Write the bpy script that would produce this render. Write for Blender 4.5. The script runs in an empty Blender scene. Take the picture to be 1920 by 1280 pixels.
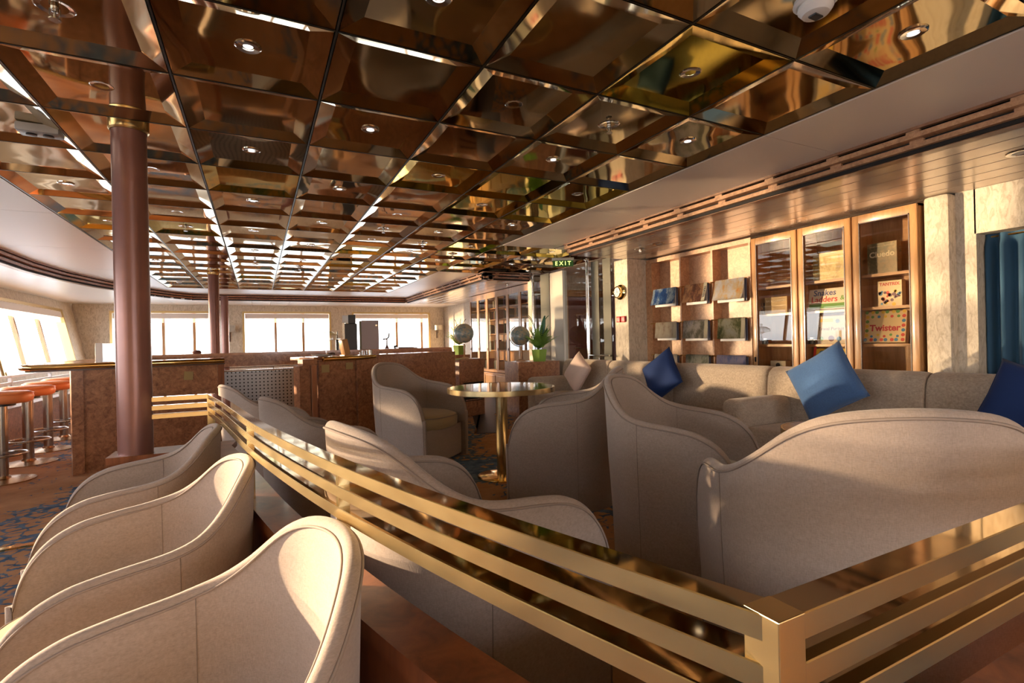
import bpy, bmesh, math, random
from mathutils import Vector, Matrix
random.seed(7)
PI = math.pi
S = bpy.context.scene
C = S.collection

# ------------------------------------------------------------------ camera
CAM = Vector((0, 0, 1.15))
RX = Vector((0.89334841, -0.44878899, -0.022739)); UP = Vector((0.02037883, -0.01008876, 0.99974143)); FW = Vector((0.448902356, 0.893580806, -0.000133))
cd = bpy.data.cameras.new('camera'); cam = bpy.data.objects.new('camera', cd); C.objects.link(cam)
cd.sensor_width = 36; cd.lens = 949.2 / 1920 * 36; cd.clip_start = 0.02; cd.clip_end = 500
m = Matrix((RX, UP, -FW)).transposed().to_4x4(); m.translation = CAM; cam.matrix_world = m
S.camera = cam
S.view_settings.view_transform = 'Standard'; S.view_settings.look = 'None'; S.view_settings.gamma = 1; S.view_settings.use_curve_mapping = False
S.view_settings.exposure = 0.48

# ------------------------------------------------------------------ sky / daylight
w = bpy.data.worlds.new('world'); S.world = w; w.use_nodes = True
nt = w.node_tree; nt.nodes.clear()
N = nt.nodes.new
out = N('ShaderNodeOutputWorld'); bg = N('ShaderNodeBackground'); tc = N('ShaderNodeTexCoord'); sp = N('ShaderNodeSeparateXYZ'); cr = N('ShaderNodeValToRGB'); mr = N('ShaderNodeMapRange')
nt.links.new(tc.outputs['Generated'], sp.inputs[0]); nt.links.new(sp.outputs['Z'], mr.inputs[0])
mr.inputs['From Min'].default_value = -1; mr.inputs['From Max'].default_value = 1
nt.links.new(mr.outputs[0], cr.inputs[0]); nt.links.new(cr.outputs[0], bg.inputs[0]); nt.links.new(bg.outputs[0], out.inputs[0])
e = cr.color_ramp.elements
e[0].position = 0; e[0].color = (.16, .2, .25, 1)
e[1].position = 1; e[1].color = (.55, .66, .9, 1)
for p, c in ((.44, (.42, .47, .52, 1)), (.497, (.72, .74, .76, 1)), (.503, (1, .96, .9, 1)), (.62, (.9, .92, 1, 1))):
    k = e.new(p); k.color = c
bg.inputs[1].default_value = 7.0

def sun(name, az, el, strength, col, ang):
    l = bpy.data.lights.new(name, 'SUN'); l.energy = strength; l.color = col; l.angle = math.radians(ang)
    o = bpy.data.objects.new(name, l); C.objects.link(o)
    a = math.radians(az); t = math.radians(el)
    d = Vector((math.cos(a) * math.cos(t), math.sin(a) * math.cos(t), -math.sin(t)))
    o.rotation_euler = d.to_track_quat('-Z', 'Y').to_euler(); o.location = (-20, 8, 6)
sun('low_sun', -33.8, 12, 12, (1, .74, .46), 1.2)
for el_, st_ in ((5, 4), (1, 2.5), (-2.5, 3.5), (-5.5, 3)): sun('sea_glitter_fill', -33.8, el_, st_, (1, .72, .42), 1.1)  # added sun lamps standing in for sea glint, the higher ones lighting the sofa

def portal(name, loc, rot, sx, sy):
    l = bpy.data.lights.new(name, 'AREA'); l.shape = 'RECTANGLE'; l.size = sx; l.size_y = sy; l.cycles.is_portal = True
    o = bpy.data.objects.new(name, l); C.objects.link(o); o.location = loc; o.rotation_euler = rot

# ------------------------------------------------------------------ helpers
def at(px, py, X=None, Y=None, Z=None):
    d = FW + RX * ((px - 960) / 949.2) + UP * ((640 - py) / 949.2)
    t = X / d.x if X is not None else (Y / d.y if Y is not None else (Z - 1.15) / d.z)
    return CAM + d * t

class MB:
    def __init__(s): s.b = bmesh.new()
    def box(s, x0, x1, y0, y1, z0, z1, bev=0, seg=2, M=None):
        vs = [s.b.verts.new((x, y, z)) for z in (z0, z1) for x, y in ((x0, y0), (x1, y0), (x1, y1), (x0, y1))]
        fs = [s.b.faces.new([vs[i] for i in f]) for f in ((3, 2, 1, 0), (4, 5, 6, 7), (0, 1, 5, 4), (1, 2, 6, 5), (2, 3, 7, 6), (3, 0, 4, 7))]
        if bev:
            es = list({e for f in fs for e in f.edges})
            r = bmesh.ops.bevel(s.b, geom=es, offset=bev, segments=seg, profile=.5, affect='EDGES')
            vs = list({v for f in r['faces'] for v in f.verts} | {v for v in vs if v.is_valid})
        if M is not None:
            for v in vs: v.co = M @ v.co
        return s
    def bar(s, p0, p1, wd, h, bev=0):
        p0, p1 = Vector(p0), Vector(p1); d = p1 - p0; L = d.length
        M = Matrix.Translation(p0) @ d.to_track_quat('X', 'Z').to_matrix().to_4x4()
        return s.box(0, L, -wd / 2, wd / 2, -h / 2, h / 2, bev, M=M)
    def prism(s, pts, z0, z1):
        a = [s.b.verts.new((x, y, z0)) for x, y in pts]; b = [s.b.verts.new((x, y, z1)) for x, y in pts]; n = len(pts)
        s.b.faces.new(a[::-1]); s.b.faces.new(b)
        for i in range(n): s.b.faces.new((a[i], a[(i + 1) % n], b[(i + 1) % n], b[i]))
        return s
    def grid(s, rows, closeu=False, closev=False):
        V = [[s.b.verts.new(p) for p in r] for r in rows]
        nu, nv = len(V), len(V[0])
        for i in range(nu if closeu else nu - 1):
            for j in range(nv if closev else nv - 1):
                q = [V[i][j], V[(i + 1) % nu][j], V[(i + 1) % nu][(j + 1) % nv], V[i][(j + 1) % nv]]
                q = list(dict.fromkeys(q))
                if len(q) > 2:
                    try: s.b.faces.new(q)
                    except ValueError: pass
        return V
    def lathe(s, prof, n=24, c=(0, 0), cap=True, M=None):
        rows = [[(c[0] + r * math.cos(2 * PI * k / n), c[1] + r * math.sin(2 * PI * k / n), z) for k in range(n)] for r, z in prof]
        if M is not None: rows = [[M @ Vector(p) for p in r] for r in rows]
        V = s.grid(rows, closev=True)
        if cap:
            for row in (V[0], V[-1]):
                try: s.b.faces.new(row)
                except ValueError: pass
        return s
    def cyl(s, x, y, z0, z1, r, n=24): return s.lathe([(r, z0), (r, z1)], n, (x, y))
    def tube(s, pts, r, n=8, closed=False, cap=True):
        pts = [Vector(p) for p in pts]; rows = []; up = None
        for i, p in enumerate(pts):
            a = pts[(i - 1) % len(pts)] if (closed or i) else p; b = pts[(i + 1) % len(pts)] if (closed or i < len(pts) - 1) else p
            t = (b - a).normalized()
            if up is None: up = t.orthogonal().normalized()
            up = (up - t * up.dot(t)).normalized(); sd = t.cross(up)
            rr = r[i] if isinstance(r, (list, tuple)) else r
            rows.append([p + (up * math.cos(2 * PI * k / n) + sd * math.sin(2 * PI * k / n)) * rr for k in range(n)])
        V = s.grid(rows, closeu=closed, closev=True)
        if cap and not closed:
            for row in (V[0], V[-1]):
                try: s.b.faces.new(row)
                except ValueError: pass
        return s
    def quad(s, *p):
        s.b.faces.new([s.b.verts.new(q) for q in p]); return s
    def mesh(s, name, smooth=False):
        bmesh.ops.recalc_face_normals(s.b, faces=s.b.faces)
        me = bpy.data.meshes.new(name); s.b.to_mesh(me); s.b.free()
        if smooth:
            me.polygons.foreach_set('use_smooth', [True] * len(me.polygons))
            if smooth != 'full': me.set_sharp_from_angle(angle=math.radians(smooth if smooth is not True else 35))
        return me

def link(name, me, mt=None, parent=None, loc=None, rot=None, scale=None):
    o = bpy.data.objects.new(name, me); C.objects.link(o)
    if mt and me and not me.materials: me.materials.append(mt)
    if parent: o.parent = parent
    if loc is not None: o.location = loc
    if rot is not None: o.rotation_euler = rot
    if scale is not None: o.scale = (scale,) * 3 if not hasattr(scale, '__len__') else scale
    return o
def obj(name, mb, mt, parent=None, smooth=False, loc=None, rot=None, kind=None, label=None):
    o = link(name, mb.mesh(name, smooth), mt, parent, loc, rot)
    if kind: o['kind'] = kind
    if label: o['label'] = label
    return o
def struct(name, mb, mt, smooth=False, parent=None, label=None):
    return obj(name, mb, mt, parent, smooth, kind=None if parent else 'structure', label=label)
def tag(o, label, cat, group=None):
    o['label'] = label; o['category'] = cat
    if group: o['group'] = group
    return o
def thing(name, label, cat, loc=(0, 0, 0), rz=0, group=None, scale=1):
    o = bpy.data.objects.new(name, None); C.objects.link(o); o.location = loc; o.rotation_euler = (0, 0, rz); o.scale = (scale,) * 3
    o.empty_display_size = .1
    return tag(o, label, cat, group)
def dup(root, loc, rz=0, label=None, group=None, scale=None, name=None):
    r = root.copy(); C.objects.link(r); r.location = loc; r.rotation_euler = (0, 0, rz)
    if scale: r.scale = (scale,) * 3
    if label: r['label'] = label
    if group: r['group'] = group
    for ch in list(root.children):
        c = ch.copy(); C.objects.link(c); c.parent = r
        for g in ch.children:
            d = g.copy(); C.objects.link(d); d.parent = c
    return r
def text(name, s, size, mt, parent, M, ext=.0006, bold=0, sx=1.0):
    cu = bpy.data.curves.new(name, 'FONT'); cu.body = s; cu.size = size; cu.extrude = ext; cu.offset = bold; cu.align_x = 'CENTER'; cu.align_y = 'CENTER'; cu.resolution_u = 3
    t = bpy.data.objects.new(name, cu); C.objects.link(t)
    dg = bpy.context.evaluated_depsgraph_get(); me = bpy.data.meshes.new_from_object(t.evaluated_get(dg))
    bpy.data.objects.remove(t); bpy.data.curves.remove(cu)
    for v in me.vertices: v.co.x *= sx
    me.transform(M); me.materials.clear()
    return link(name, me, mt, parent)

# ------------------------------------------------------------------ materials
def mat(name, col, rough=.5, metal=0, spec=.5, coat=0, emis=None, trans=0, alpha=1, sheen=0):
    m = bpy.data.materials.new(name); m.use_nodes = True; p = m.node_tree.nodes['Principled BSDF']
    p.inputs['Base Color'].default_value = (*col, 1); p.inputs['Roughness'].default_value = rough; p.inputs['Metallic'].default_value = metal
    p.inputs['Specular IOR Level'].default_value = spec; p.inputs['Coat Weight'].default_value = coat; p.inputs['Coat Roughness'].default_value = .08
    p.inputs['Transmission Weight'].default_value = trans; p.inputs['Alpha'].default_value = alpha; p.inputs['Sheen Weight'].default_value = sheen
    if emis: p.inputs['Emission Color'].default_value = (*emis[0], 1); p.inputs['Emission Strength'].default_value = emis[1]
    return m
def nodes(m): return m.node_tree.nodes, m.node_tree.links, m.node_tree.nodes['Principled BSDF']
def coords(m, scale=(1, 1, 1), which='Object'):
    n, l, p = nodes(m); t = n.new('ShaderNodeTexCoord'); mp = n.new('ShaderNodeMapping'); mp.inputs['Scale'].default_value = scale
    l.new(t.outputs[which], mp.inputs[0]); return mp.outputs[0]
def noise(m, vec, scale, detail=4, rough=.6, dist=0):
    n, l, p = nodes(m); x = n.new('ShaderNodeTexNoise'); x.inputs['Scale'].default_value = scale; x.inputs['Detail'].default_value = detail; x.inputs['Roughness'].default_value = rough; x.inputs['Distortion'].default_value = dist
    l.new(vec, x.inputs['Vector']); return x.outputs['Fac']
def ramp(m, fac, stops, interp='LINEAR'):
    n, l, p = nodes(m); r = n.new('ShaderNodeValToRGB'); l.new(fac, r.inputs[0]); el = r.color_ramp.elements; r.color_ramp.interpolation = interp
    el[0].position, el[0].color = stops[0][0], (*stops[0][1], 1); el[1].position, el[1].color = stops[-1][0], (*stops[-1][1], 1)
    for p_, c_ in stops[1:-1]: k = el.new(p_); k.color = (*c_, 1)
    return r.outputs[0]
def mix(m, fac, a, b, mode='MIX'):
    n, l, p = nodes(m); x = n.new('ShaderNodeMix'); x.data_type = 'RGBA'; x.blend_type = mode
    for s, v in ((0, fac), (6, a), (7, b)):
        if hasattr(v, 'links') or hasattr(v, 'is_linked'): l.new(v, x.inputs[s])
        else: x.inputs[s].default_value = v if s == 0 else (*v, 1)
    return x.outputs[2]
def bump(m, h, strength=.2, dist=.01):
    n, l, p = nodes(m); b = n.new('ShaderNodeBump'); b.inputs['Strength'].default_value = strength; b.inputs['Distance'].default_value = dist
    l.new(h, b.inputs['Height']); l.new(b.outputs[0], p.inputs['Normal'])
def setc(m, o): nodes(m)[1].new(o, nodes(m)[2].inputs['Base Color'])

def fabric(name, col, var=.18, sc=1.0):
    m = mat(name, col, .92, spec=.2, sheen=.25)
    v = coords(m, (260 * sc, 60 * sc, 60 * sc)); v2 = coords(m, (60 * sc, 60 * sc, 320 * sc))
    a = noise(m, v, 1, 3); b = noise(m, v2, 1, 3); big = noise(m, coords(m, (14, 14, 50)), 1, 3)
    n, l, p = nodes(m); ad = n.new('ShaderNodeMath'); ad.operation = 'ADD'; l.new(a, ad.inputs[0]); l.new(b, ad.inputs[1])
    a2 = n.new('ShaderNodeMath'); a2.operation = 'MULTIPLY_ADD'; l.new(big, a2.inputs[0]); a2.inputs[1].default_value = .35; l.new(ad.outputs[0], a2.inputs[2])
    lo = tuple(c * (1 - var) for c in col); hi = tuple(min(1, c * (1 + var)) for c in col)
    mr_ = n.new('ShaderNodeMapRange'); l.new(a2.outputs[0], mr_.inputs[0]); mr_.inputs['From Min'].default_value = .85; mr_.inputs['From Max'].default_value = 1.5
    setc(m, ramp(m, mr_.outputs[0], [(0, lo), (1, hi)])); bump(m, ad.outputs[0], .25, .002); return m
def burl(name, dark, mid, light, rough=.3, sc=1.0, coat=.25):
    m = mat(name, mid, rough, coat=coat); v = coords(m, (sc, sc, sc))
    a = noise(m, v, 9, 8, .72, 1.6); b = noise(m, v, 34, 5, .7, .8)
    c1 = ramp(m, a, [(.34, dark), (.5, mid), (.66, light)])
    setc(m, mix(m, .35, c1, ramp(m, b, [(.38, dark), (.62, light)]))); return m
def wood(name, dark, light, rough=.3, scale=(3, 3, 40), coat=.3):
    m = mat(name, light, rough, coat=coat); v = coords(m, scale)
    setc(m, ramp(m, noise(m, v, 1.0, 6, .65, .6), [(.3, dark), (.7, light)])); return m
def brushed(name, col, rough=.22, var=.12, scale=(3, 3, 200)):
    m = mat(name, col, rough, 1); v = coords(m, scale); f = noise(m, v, 1, 3)
    n, l, p = nodes(m); r = n.new('ShaderNodeMapRange'); l.new(f, r.inputs[0]); r.inputs['To Min'].default_value = rough - var; r.inputs['To Max'].default_value = rough + var
    l.new(r.outputs[0], p.inputs['Roughness']); setc(m, ramp(m, noise(m, coords(m, (6, 6, 6)), 1, 3), [(.3, tuple(c * .85 for c in col)), (.7, col)])); return m

TAUPE = fabric('taupe_weave', (.335, .265, .222), .16, 1.7)
SEAT = fabric('olive_seat_weave', (.36, .27, .15), .08, 1.4)
PIPE = mat('piping_cloth', (.27, .21, .175), .85)
SEAM = mat('seam_thread', (.22, .17, .14), .9)
SOFA = fabric('sofa_weave', (.40, .32, .25), .3, 1.1)
BLUE1 = mat('navy_velvet', (.010, .028, .11), .8, sheen=.05, spec=.2)
BLUE2 = fabric('denim_blue_cloth', (.055, .12, .27), .15, 1.5)
PINK = fabric('blush_cloth', (.62, .47, .40), .08, 1.5)
BURL = burl('burl_veneer', (.13, .046, .022), (.32, .135, .062), (.50, .235, .115))
BURLL = burl('pale_burl_veneer', (.32, .15, .07), (.50, .26, .125), (.64, .37, .20), .4, 1.3, .15)
MAHOG = wood('red_mahogany', (.11, .03, .010), (.30, .095, .03), .30, (14, 14, 2.2), .25)
OAK = wood('golden_oak', (.36, .17, .06), (.58, .31, .125), .35, (30, 30, 3))
OAKH = wood('golden_oak_shelf', (.34, .16, .055), (.55, .29, .11), .35, (30, 3, 30))
CUPW = wood('copper_brown_wood', (.20, .09, .045), (.34, .17, .09), .4, (20, 20, 3))
DKWOOD = wood('dark_timber', (.05, .02, .012), (.11, .045, .025), .35)
BRASS = brushed('satin_brass', (.84, .66, .35), .24, .05, (9, 9, 30))
BRASSP = mat('polished_brass', (.80, .58, .24), .1, 1)
STEEL = brushed('steel', (.55, .53, .50), .25, .08, (120, 120, 2))
CHROME = mat('chrome', (.75, .74, .72), .12, 1)
BLACK = mat('black_plastic', (.012, .012, .014), .35)
WHITE = mat('white_plastic', (.72, .70, .67), .35)
DARK = mat('gap_shade_paint', (.012, .008, .006), .8)  # near-black colour painted in for the shade inside slots and holes
ORANGE = mat('orange_leather', (.74, .23, .075), .42, coat=.1)
def mirrorm(name, col, rough):
    m = mat(name, col, rough, 1); v = coords(m, (1, 1, 1)); bump(m, noise(m, v, 2.2, 1, .4, .3), .22, .02); return m
TILES = [mirrorm('bronze_mirror', (.60, .48, .285), .05), mirrorm('bronze_mirror_worn', (.54, .43, .25), .07), mirrorm('olive_mirror', (.58, .47, .06), .05)]
TBAR = mat('ceiling_runner_metal', (.06, .045, .025), .3, .8)
COLM = brushed('mauve_lacquer', (.23, .105, .085), .3, .06, (90, 90, 1)); nodes(COLM)[2].inputs['Metallic'].default_value = .35
PANEL = mat('cream_ceiling_panel', (.76, .66, .58), .38)
STRIP = brushed('satin_strip_ceiling', (.66, .56, .48), .24, .05, (2, 2, 30)); nodes(STRIP)[2].inputs['Metallic'].default_value = .55
STRIPW = mat('white_strip_ceiling', (.82, .75, .68), .3)
CREAM = mat('cream_paint', (.46, .41, .33), .5)
GOLDF = mat('gold_frame', (.62, .45, .20), .35, .6)
def wallpaper():
    m = mat('leaf_wallpaper', (.5, .42, .3), .6, spec=.3)
    v = coords(m, (1, 1, .38)); a = noise(m, v, 26, 4, .6, 1.5); b = noise(m, coords(m, (1, 1, 1)), 120, 2)
    setc(m, mix(m, .25, ramp(m, a, [(.36, (.43, .345, .25)), (.5, (.60, .51, .39)), (.64, (.70, .61, .49))]), ramp(m, b, [(.3, (.46, .38, .28)), (.7, (.66, .57, .45))])))
    bump(m, a, .2, .004); return m
WALLP = wallpaper()
def carpet():
    m = mat('patterned_carpet', (.3, .15, .07), .95, spec=.1)
    v = coords(m, (1, 1, 1)); n, l, p = nodes(m)
    big = noise(m, v, .75, 2, .5, .8); sm = noise(m, v, 7, 4, .65, .7)
    vo = n.new('ShaderNodeTexVoronoi'); vo.feature = 'DISTANCE_TO_EDGE'; vo.inputs['Scale'].default_value = 11; l.new(v, vo.inputs['Vector'])
    a1 = n.new('ShaderNodeMath'); a1.operation = 'MULTIPLY_ADD'; l.new(big, a1.inputs[0]); a1.inputs[1].default_value = 1.7
    l.new(sm, a1.inputs[2])
    a2 = n.new('ShaderNodeMath'); a2.operation = 'MULTIPLY_ADD'; l.new(vo.outputs['Distance'], a2.inputs[0]); a2.inputs[1].default_value = -1.1; l.new(a1.outputs[0], a2.inputs[2])
    mask = ramp(m, a2.outputs[0], [(0, (0, 0, 0)), (.5, (0, 0, 0)), (.53, (1, 1, 1))]); 
    mr_ = n.new('ShaderNodeMapRange'); l.new(a2.outputs[0], mr_.inputs[0]); mr_.inputs['From Min'].default_value = 1.30; mr_.inputs['From Max'].default_value = 1.36
    base = ramp(m, noise(m, v, 3, 5, .7), [(.3, (.33, .155, .07)), (.7, (.48, .26, .13))])
    blue = ramp(m, noise(m, v, 12, 4), [(.35, (.04, .075, .125)), (.65, (.13, .18, .235))])
    setc(m, mix(m, mr_.outputs[0], base, blue)); bump(m, noise(m, v, 420, 2), .5, .003); return m
CARPET = carpet()
def glassm(name, tint=(1, 1, 1), rough=0, refl=.12, frost=0, FCOL=(.55, .52, .45, 1)):
    m = bpy.data.materials.new(name); m.use_nodes = True; n = m.node_tree.nodes; l = m.node_tree.links; n.clear()
    o = n.new('ShaderNodeOutputMaterial'); t = n.new('ShaderNodeBsdfTransparent'); g = n.new('ShaderNodeBsdfGlossy'); x = n.new('ShaderNodeMixShader'); lw = n.new('ShaderNodeLayerWeight'); ma = n.new('ShaderNodeMath')
    t.inputs[0].default_value = (*tint, 1); g.inputs['Roughness'].default_value = rough; lw.inputs['Blend'].default_value = .5; pw = n.new('ShaderNodeMath'); pw.operation = 'POWER'; pw.inputs[1].default_value = 3.5; l.new(lw.outputs['Facing'], pw.inputs[0])
    ma.operation = 'MULTIPLY_ADD'; l.new(pw.outputs[0], ma.inputs[0]); ma.inputs[1].default_value = .85; ma.inputs[2].default_value = refl; ma.use_clamp = True
    l.new(ma.outputs[0], x.inputs[0]); l.new(t.outputs[0], x.inputs[1]); l.new(g.outputs[0], x.inputs[2])
    if frost:
        d = n.new('ShaderNodeBsdfDiffuse'); d.inputs[0].default_value = FCOL; tl = n.new('ShaderNodeBsdfTranslucent'); tl.inputs[0].default_value = FCOL
        y = n.new('ShaderNodeMixShader'); l.new(d.outputs[0], y.inputs[1]); l.new(tl.outputs[0], y.inputs[2]); y.inputs[0].default_value = .4
        z = n.new('ShaderNodeMixShader'); z.inputs[0].default_value = frost; l.new(x.outputs[0], z.inputs[1]); l.new(y.outputs[0], z.inputs[2]); l.new(z.outputs[0], o.inputs[0])
    else: l.new(x.outputs[0], o.inputs[0])
    return m
GLASS = glassm('cabinet_glass', (.88, .81, .70), 0, .08)
PGLASS = glassm('partition_glass', (.66, .63, .58), 0, .04)
WGLASS = glassm('window_glass', (.97, .98, 1), 0, .02)
FROST = glassm('frosted_stripe', (1, 1, 1), .3, .03, .85, (.30, .285, .235, 1))
VOILE = glassm('voile_cloth', (1, 1, 1), .6, 0, .72)
CLEARG = glassm('clear_glassware', (.92, .93, .93), 0, .15)
def curtainm():
    m = mat('teal_curtain', (.02, .075, .14), .8, sheen=.2); v = coords(m, (300, 300, 300)); bump(m, noise(m, v, 1, 2), .2, .001); return m
CURT = curtainm()

# ------------------------------------------------------------------ dimensions
T = .6; XO, YO = -.31008, 1.98681; HC = 2.3317; Z2 = 2.20
XR, XB, YF, XL, YN = 4.65, 4.40, 14.3, -3.40, -3.2
TX, TL, TF = 3.40, -2.55, 12.75

# ------------------------------------------------------------------ floor
fl = struct('floor', MB().box(-4.2, 8.0, YN - .2, 15.0, -.12, 0), CARPET)
def strip(a, b, wd, hh=.006, mt=BRASSP, name='brass_strip'):
    return struct(name, MB().bar((a[0], a[1], hh / 2), (b[0], b[1], hh / 2), wd, hh), mt, parent=fl)
strip((-2.6, 3.78), (-.72, 4.08), .05, .012)
strip((2.42, 5.9), (3.3, 7.8), .03)
DKF = mat('dark_polished_floor', (.03, .026, .03), .5, spec=.3)
struct('polished_aisle', MB().prism([(2.45, 5.9), (2.75, 5.75), (3.35, 7.35), (4.4, 7.6), (4.4, 12), (3.1, 12), (3.1, 7.7)], .001, .006), DKF, parent=fl)
# ------------------------------------------------------------------ walls
def wall_with_windows(name, P, along, wins, z_lo, z_hi, top, rake=0.0):
    """P(u, z, depth) -> world point; wins = [(u0,u1)]"""
    wins = [(p_ - .05, q_ + .05) for p_, q_ in wins]; z_lo -= .05; z_hi += .05
    mb = MB()
    def blk(u0, u1, z0, z1, th=.14):
        v = [mb.b.verts.new(P(u, z, d)) for d in (0, th) for u, z in ((u0, z0), (u1, z0), (u1, z1), (u0, z1))]
        for f in ((0, 1, 2, 3), (7, 6, 5, 4), (0, 4, 5, 1), (1, 5, 6, 2), (2, 6, 7, 3), (3, 7, 4, 0)): mb.b.faces.new([v[i] for i in f])
    a, b = along
    blk(a, b, 0, z_lo); blk(a, b, z_hi, top)
    u = a
    for u0, u1 in wins:
        if u0 > u: blk(u, u0, z_lo, z_hi)
        u = u1
    if b > u: blk(u, b, z_lo, z_hi)
    return struct(name, mb, WALLP)
def window(n, P, u0, u1, z0, z1, mull, wallobj=None, inner=-1):
    fr = MB()
    def pb(mb, ua, ub, za, zb, d0, d1):
        v = [mb.b.verts.new(P(u, z, d)) for d in (d0, d1) for u, z in ((ua, za), (ub, za), (ub, zb), (ua, zb))]
        for f in ((0, 1, 2, 3), (7, 6, 5, 4), (0, 4, 5, 1), (1, 5, 6, 2), (2, 6, 7, 3), (3, 7, 4, 0)): mb.b.faces.new([v[i] for i in f])
    t = .05
    pb(fr, u0 - t, u0, z0 - t, z1 + t, -.02, .12); pb(fr, u1, u1 + t, z0 - t, z1 + t, -.02, .12); pb(fr, u0, u1, z1, z1 + t, -.02, .12); pb(fr, u0, u1, z0 - t, z0, -.03, .12)
    win = struct('window_%d' % n, fr, GOLDF)
    for u in mull:
        mm = MB(); pb(mm, u - .03, u + .03, z0, z1, .06, .12); struct('mullion', mm, OAK, parent=win)
    us = [u0] + list(mull) + [u1]
    for a, b in zip(us, us[1:]):
        g = MB(); g.quad(P(a, z0, .09), P(b, z0, .09), P(b, z1, .09), P(a, z1, .09)); struct('pane', g, WGLASS, parent=win)
    bl = MB(); k = 60; rows = []
    for zz in (z1 - .005, z1 - .15, z1 - .23):
        rows.append([P(u0 + .01 + (u1 - u0 - .02) * i / k, zz + (.006 * math.sin(i * .9) if zz < z1 - .2 else 0), .03 + .006 * math.sin(i * 1.7) * (z1 - zz) * 6) for i in range(k + 1)])
    bl.grid(rows); struct('voile_blind', bl, VOILE, smooth=True, parent=win)
    ro = MB(); pb(ro, u0 + .005, u1 - .005, z1 - .125, z1 - .005, -.0, .03); struct('blind_cassette', ro, PANEL, parent=win)
    return win
PF = lambda u, z, d: (u, YF + d, z)
farw = [(-2.93, -1.05, (-1.98, -1.36)), (-.28, 1.72, (.42, 1.08)), (2.36, 4.46, (3.55, 4.28)), (5.0, 6.2, (5.6,))]
wall_with_windows('wall_back', PF, (-3.64, 7.5), [(a, b) for a, b, _ in farw], .86, 2.0, 2.5)
wn = 1
for a, b, mu in farw:
    window(wn, PF, a, b, .86, 2.0, mu); wn += 1
    portal('daylight_portal', ((a + b) / 2, YF - .06, 1.4), (PI / 2, 0, PI), b - a, 1.1)
def PL(u, z, d): return (XL - .22 * (z - .9) / 1.1 * 1.0 - d, u, z)
leftw = [(-2.6, -.4), (.3, 4.55), (7.1, 9.95), (10.15, 13.5)]  # spacing of unseen openings shaped so blank wall keeps sun off middle chairs
wall_with_windows('wall_left', PL, (YN, YF + .1), leftw, .86, 1.98, 2.5)
for a, b in leftw:
    window(wn, PL, a, b, .86, 1.98, [a + (b - a) * k / 3 for k in (1, 2)]); wn += 1
    portal('daylight_portal', (XL + .02, (a + b) / 2, 1.4), (PI / 2, 0, PI / 2), b - a, 1.1)
PNR = lambda u, z, d: (u, YN - d, z)
near_fill_wins = [(.2, 3.2)]  # unseen window added behind the camera for frontal fill light
wall_with_windows('wall_near', PNR, (-4.2, 6), near_fill_wins, .86, 2.0, 2.5)
for a, b in near_fill_wins:
    window(wn, PNR, a, b, .86, 2.0, [a + (b - a) * k / 3 for k in (1, 2)]); wn += 1
    portal('daylight_portal', ((a + b) / 2, YN + .06, 1.4), (PI / 2, 0, 0), b - a, 1.1)
# right hand walls
struct('wall_right', MB().box(XR + .3, XR + .42, YN, 1.87, 1.87, 2.5).box(XR + .3, XR + .42, 1.87, 5.3, 0, 2.5).box(XR + .3, XR + .42, YN, .5, 0, 1.9), WALLP)
struct('wall_pillar', MB().box(XR + .02, XR + .3, 1.92, 2.09, 0, Z2, .03), WALLP, smooth=True)
struct('wall_recess', MB().box(XR + .12, XR + .3, 1.80, 1.92, 0, Z2).box(XR + .12, XR + .30, .3, 1.81, 1.87, Z2), WALLP)
struct('wall_pier', MB().box(XR - .32, XR + .3, 5.22, 5.5, 0, Z2, .01), WALLP)
# vestibule beyond glass partition
VX = 4.3
struct('wall_vestibule', MB().box(5.75, 5.85, 5.4, 7.9, 1.95, 2.5).box(5.75, 5.85, 7.5, 7.9, 0, 1.95).box(5.75, 5.85, 5.3, 5.45, 0, 1.95).box(VX - .02, 5.8, 7.72, 7.85, 0, 2.5), WALLP)
dr = struct('door_1', MB().box(5.0, 5.70, 7.67, 7.715, 0, 1.93, .01), mat('dark_red_door', (.16, .035, .018), .35))
struct('door_handle', MB().tube([(5.1, 7.66, 1.0), (5.1, 7.62, 1.0), (5.22, 7.62, 1.0)], .01), BRASSP, parent=dr)
struct('trim_1', MB().box(4.72, 5.745, 7.655, 7.715, 1.935, 2.05).box(4.93, 4.99, 7.655, 7.715, 0, 1.93), OAK)
struct('wall_dark_glass_panel', MB().box(4.36, 4.92, 7.68, 7.715, 0, 1.93), mat('dark_glass_grey', (.085, .075, .065), .3))  # opaque grey panel standing in for dark glass
struct('wall_lilac', MB().box(5.72, 5.745, 5.45, 7.6, 0, 1.93), mat('lilac_paint', (.30, .20, .23), .6))
struct('trim_7', MB().box(5.70, 5.745, 5.45, 7.6, 1.935, 2.05), OAK)
struct('wall_outer', MB().box(XB + .55, XB + .65, 7.8, YF, 0, 2.5), WALLP)

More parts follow.
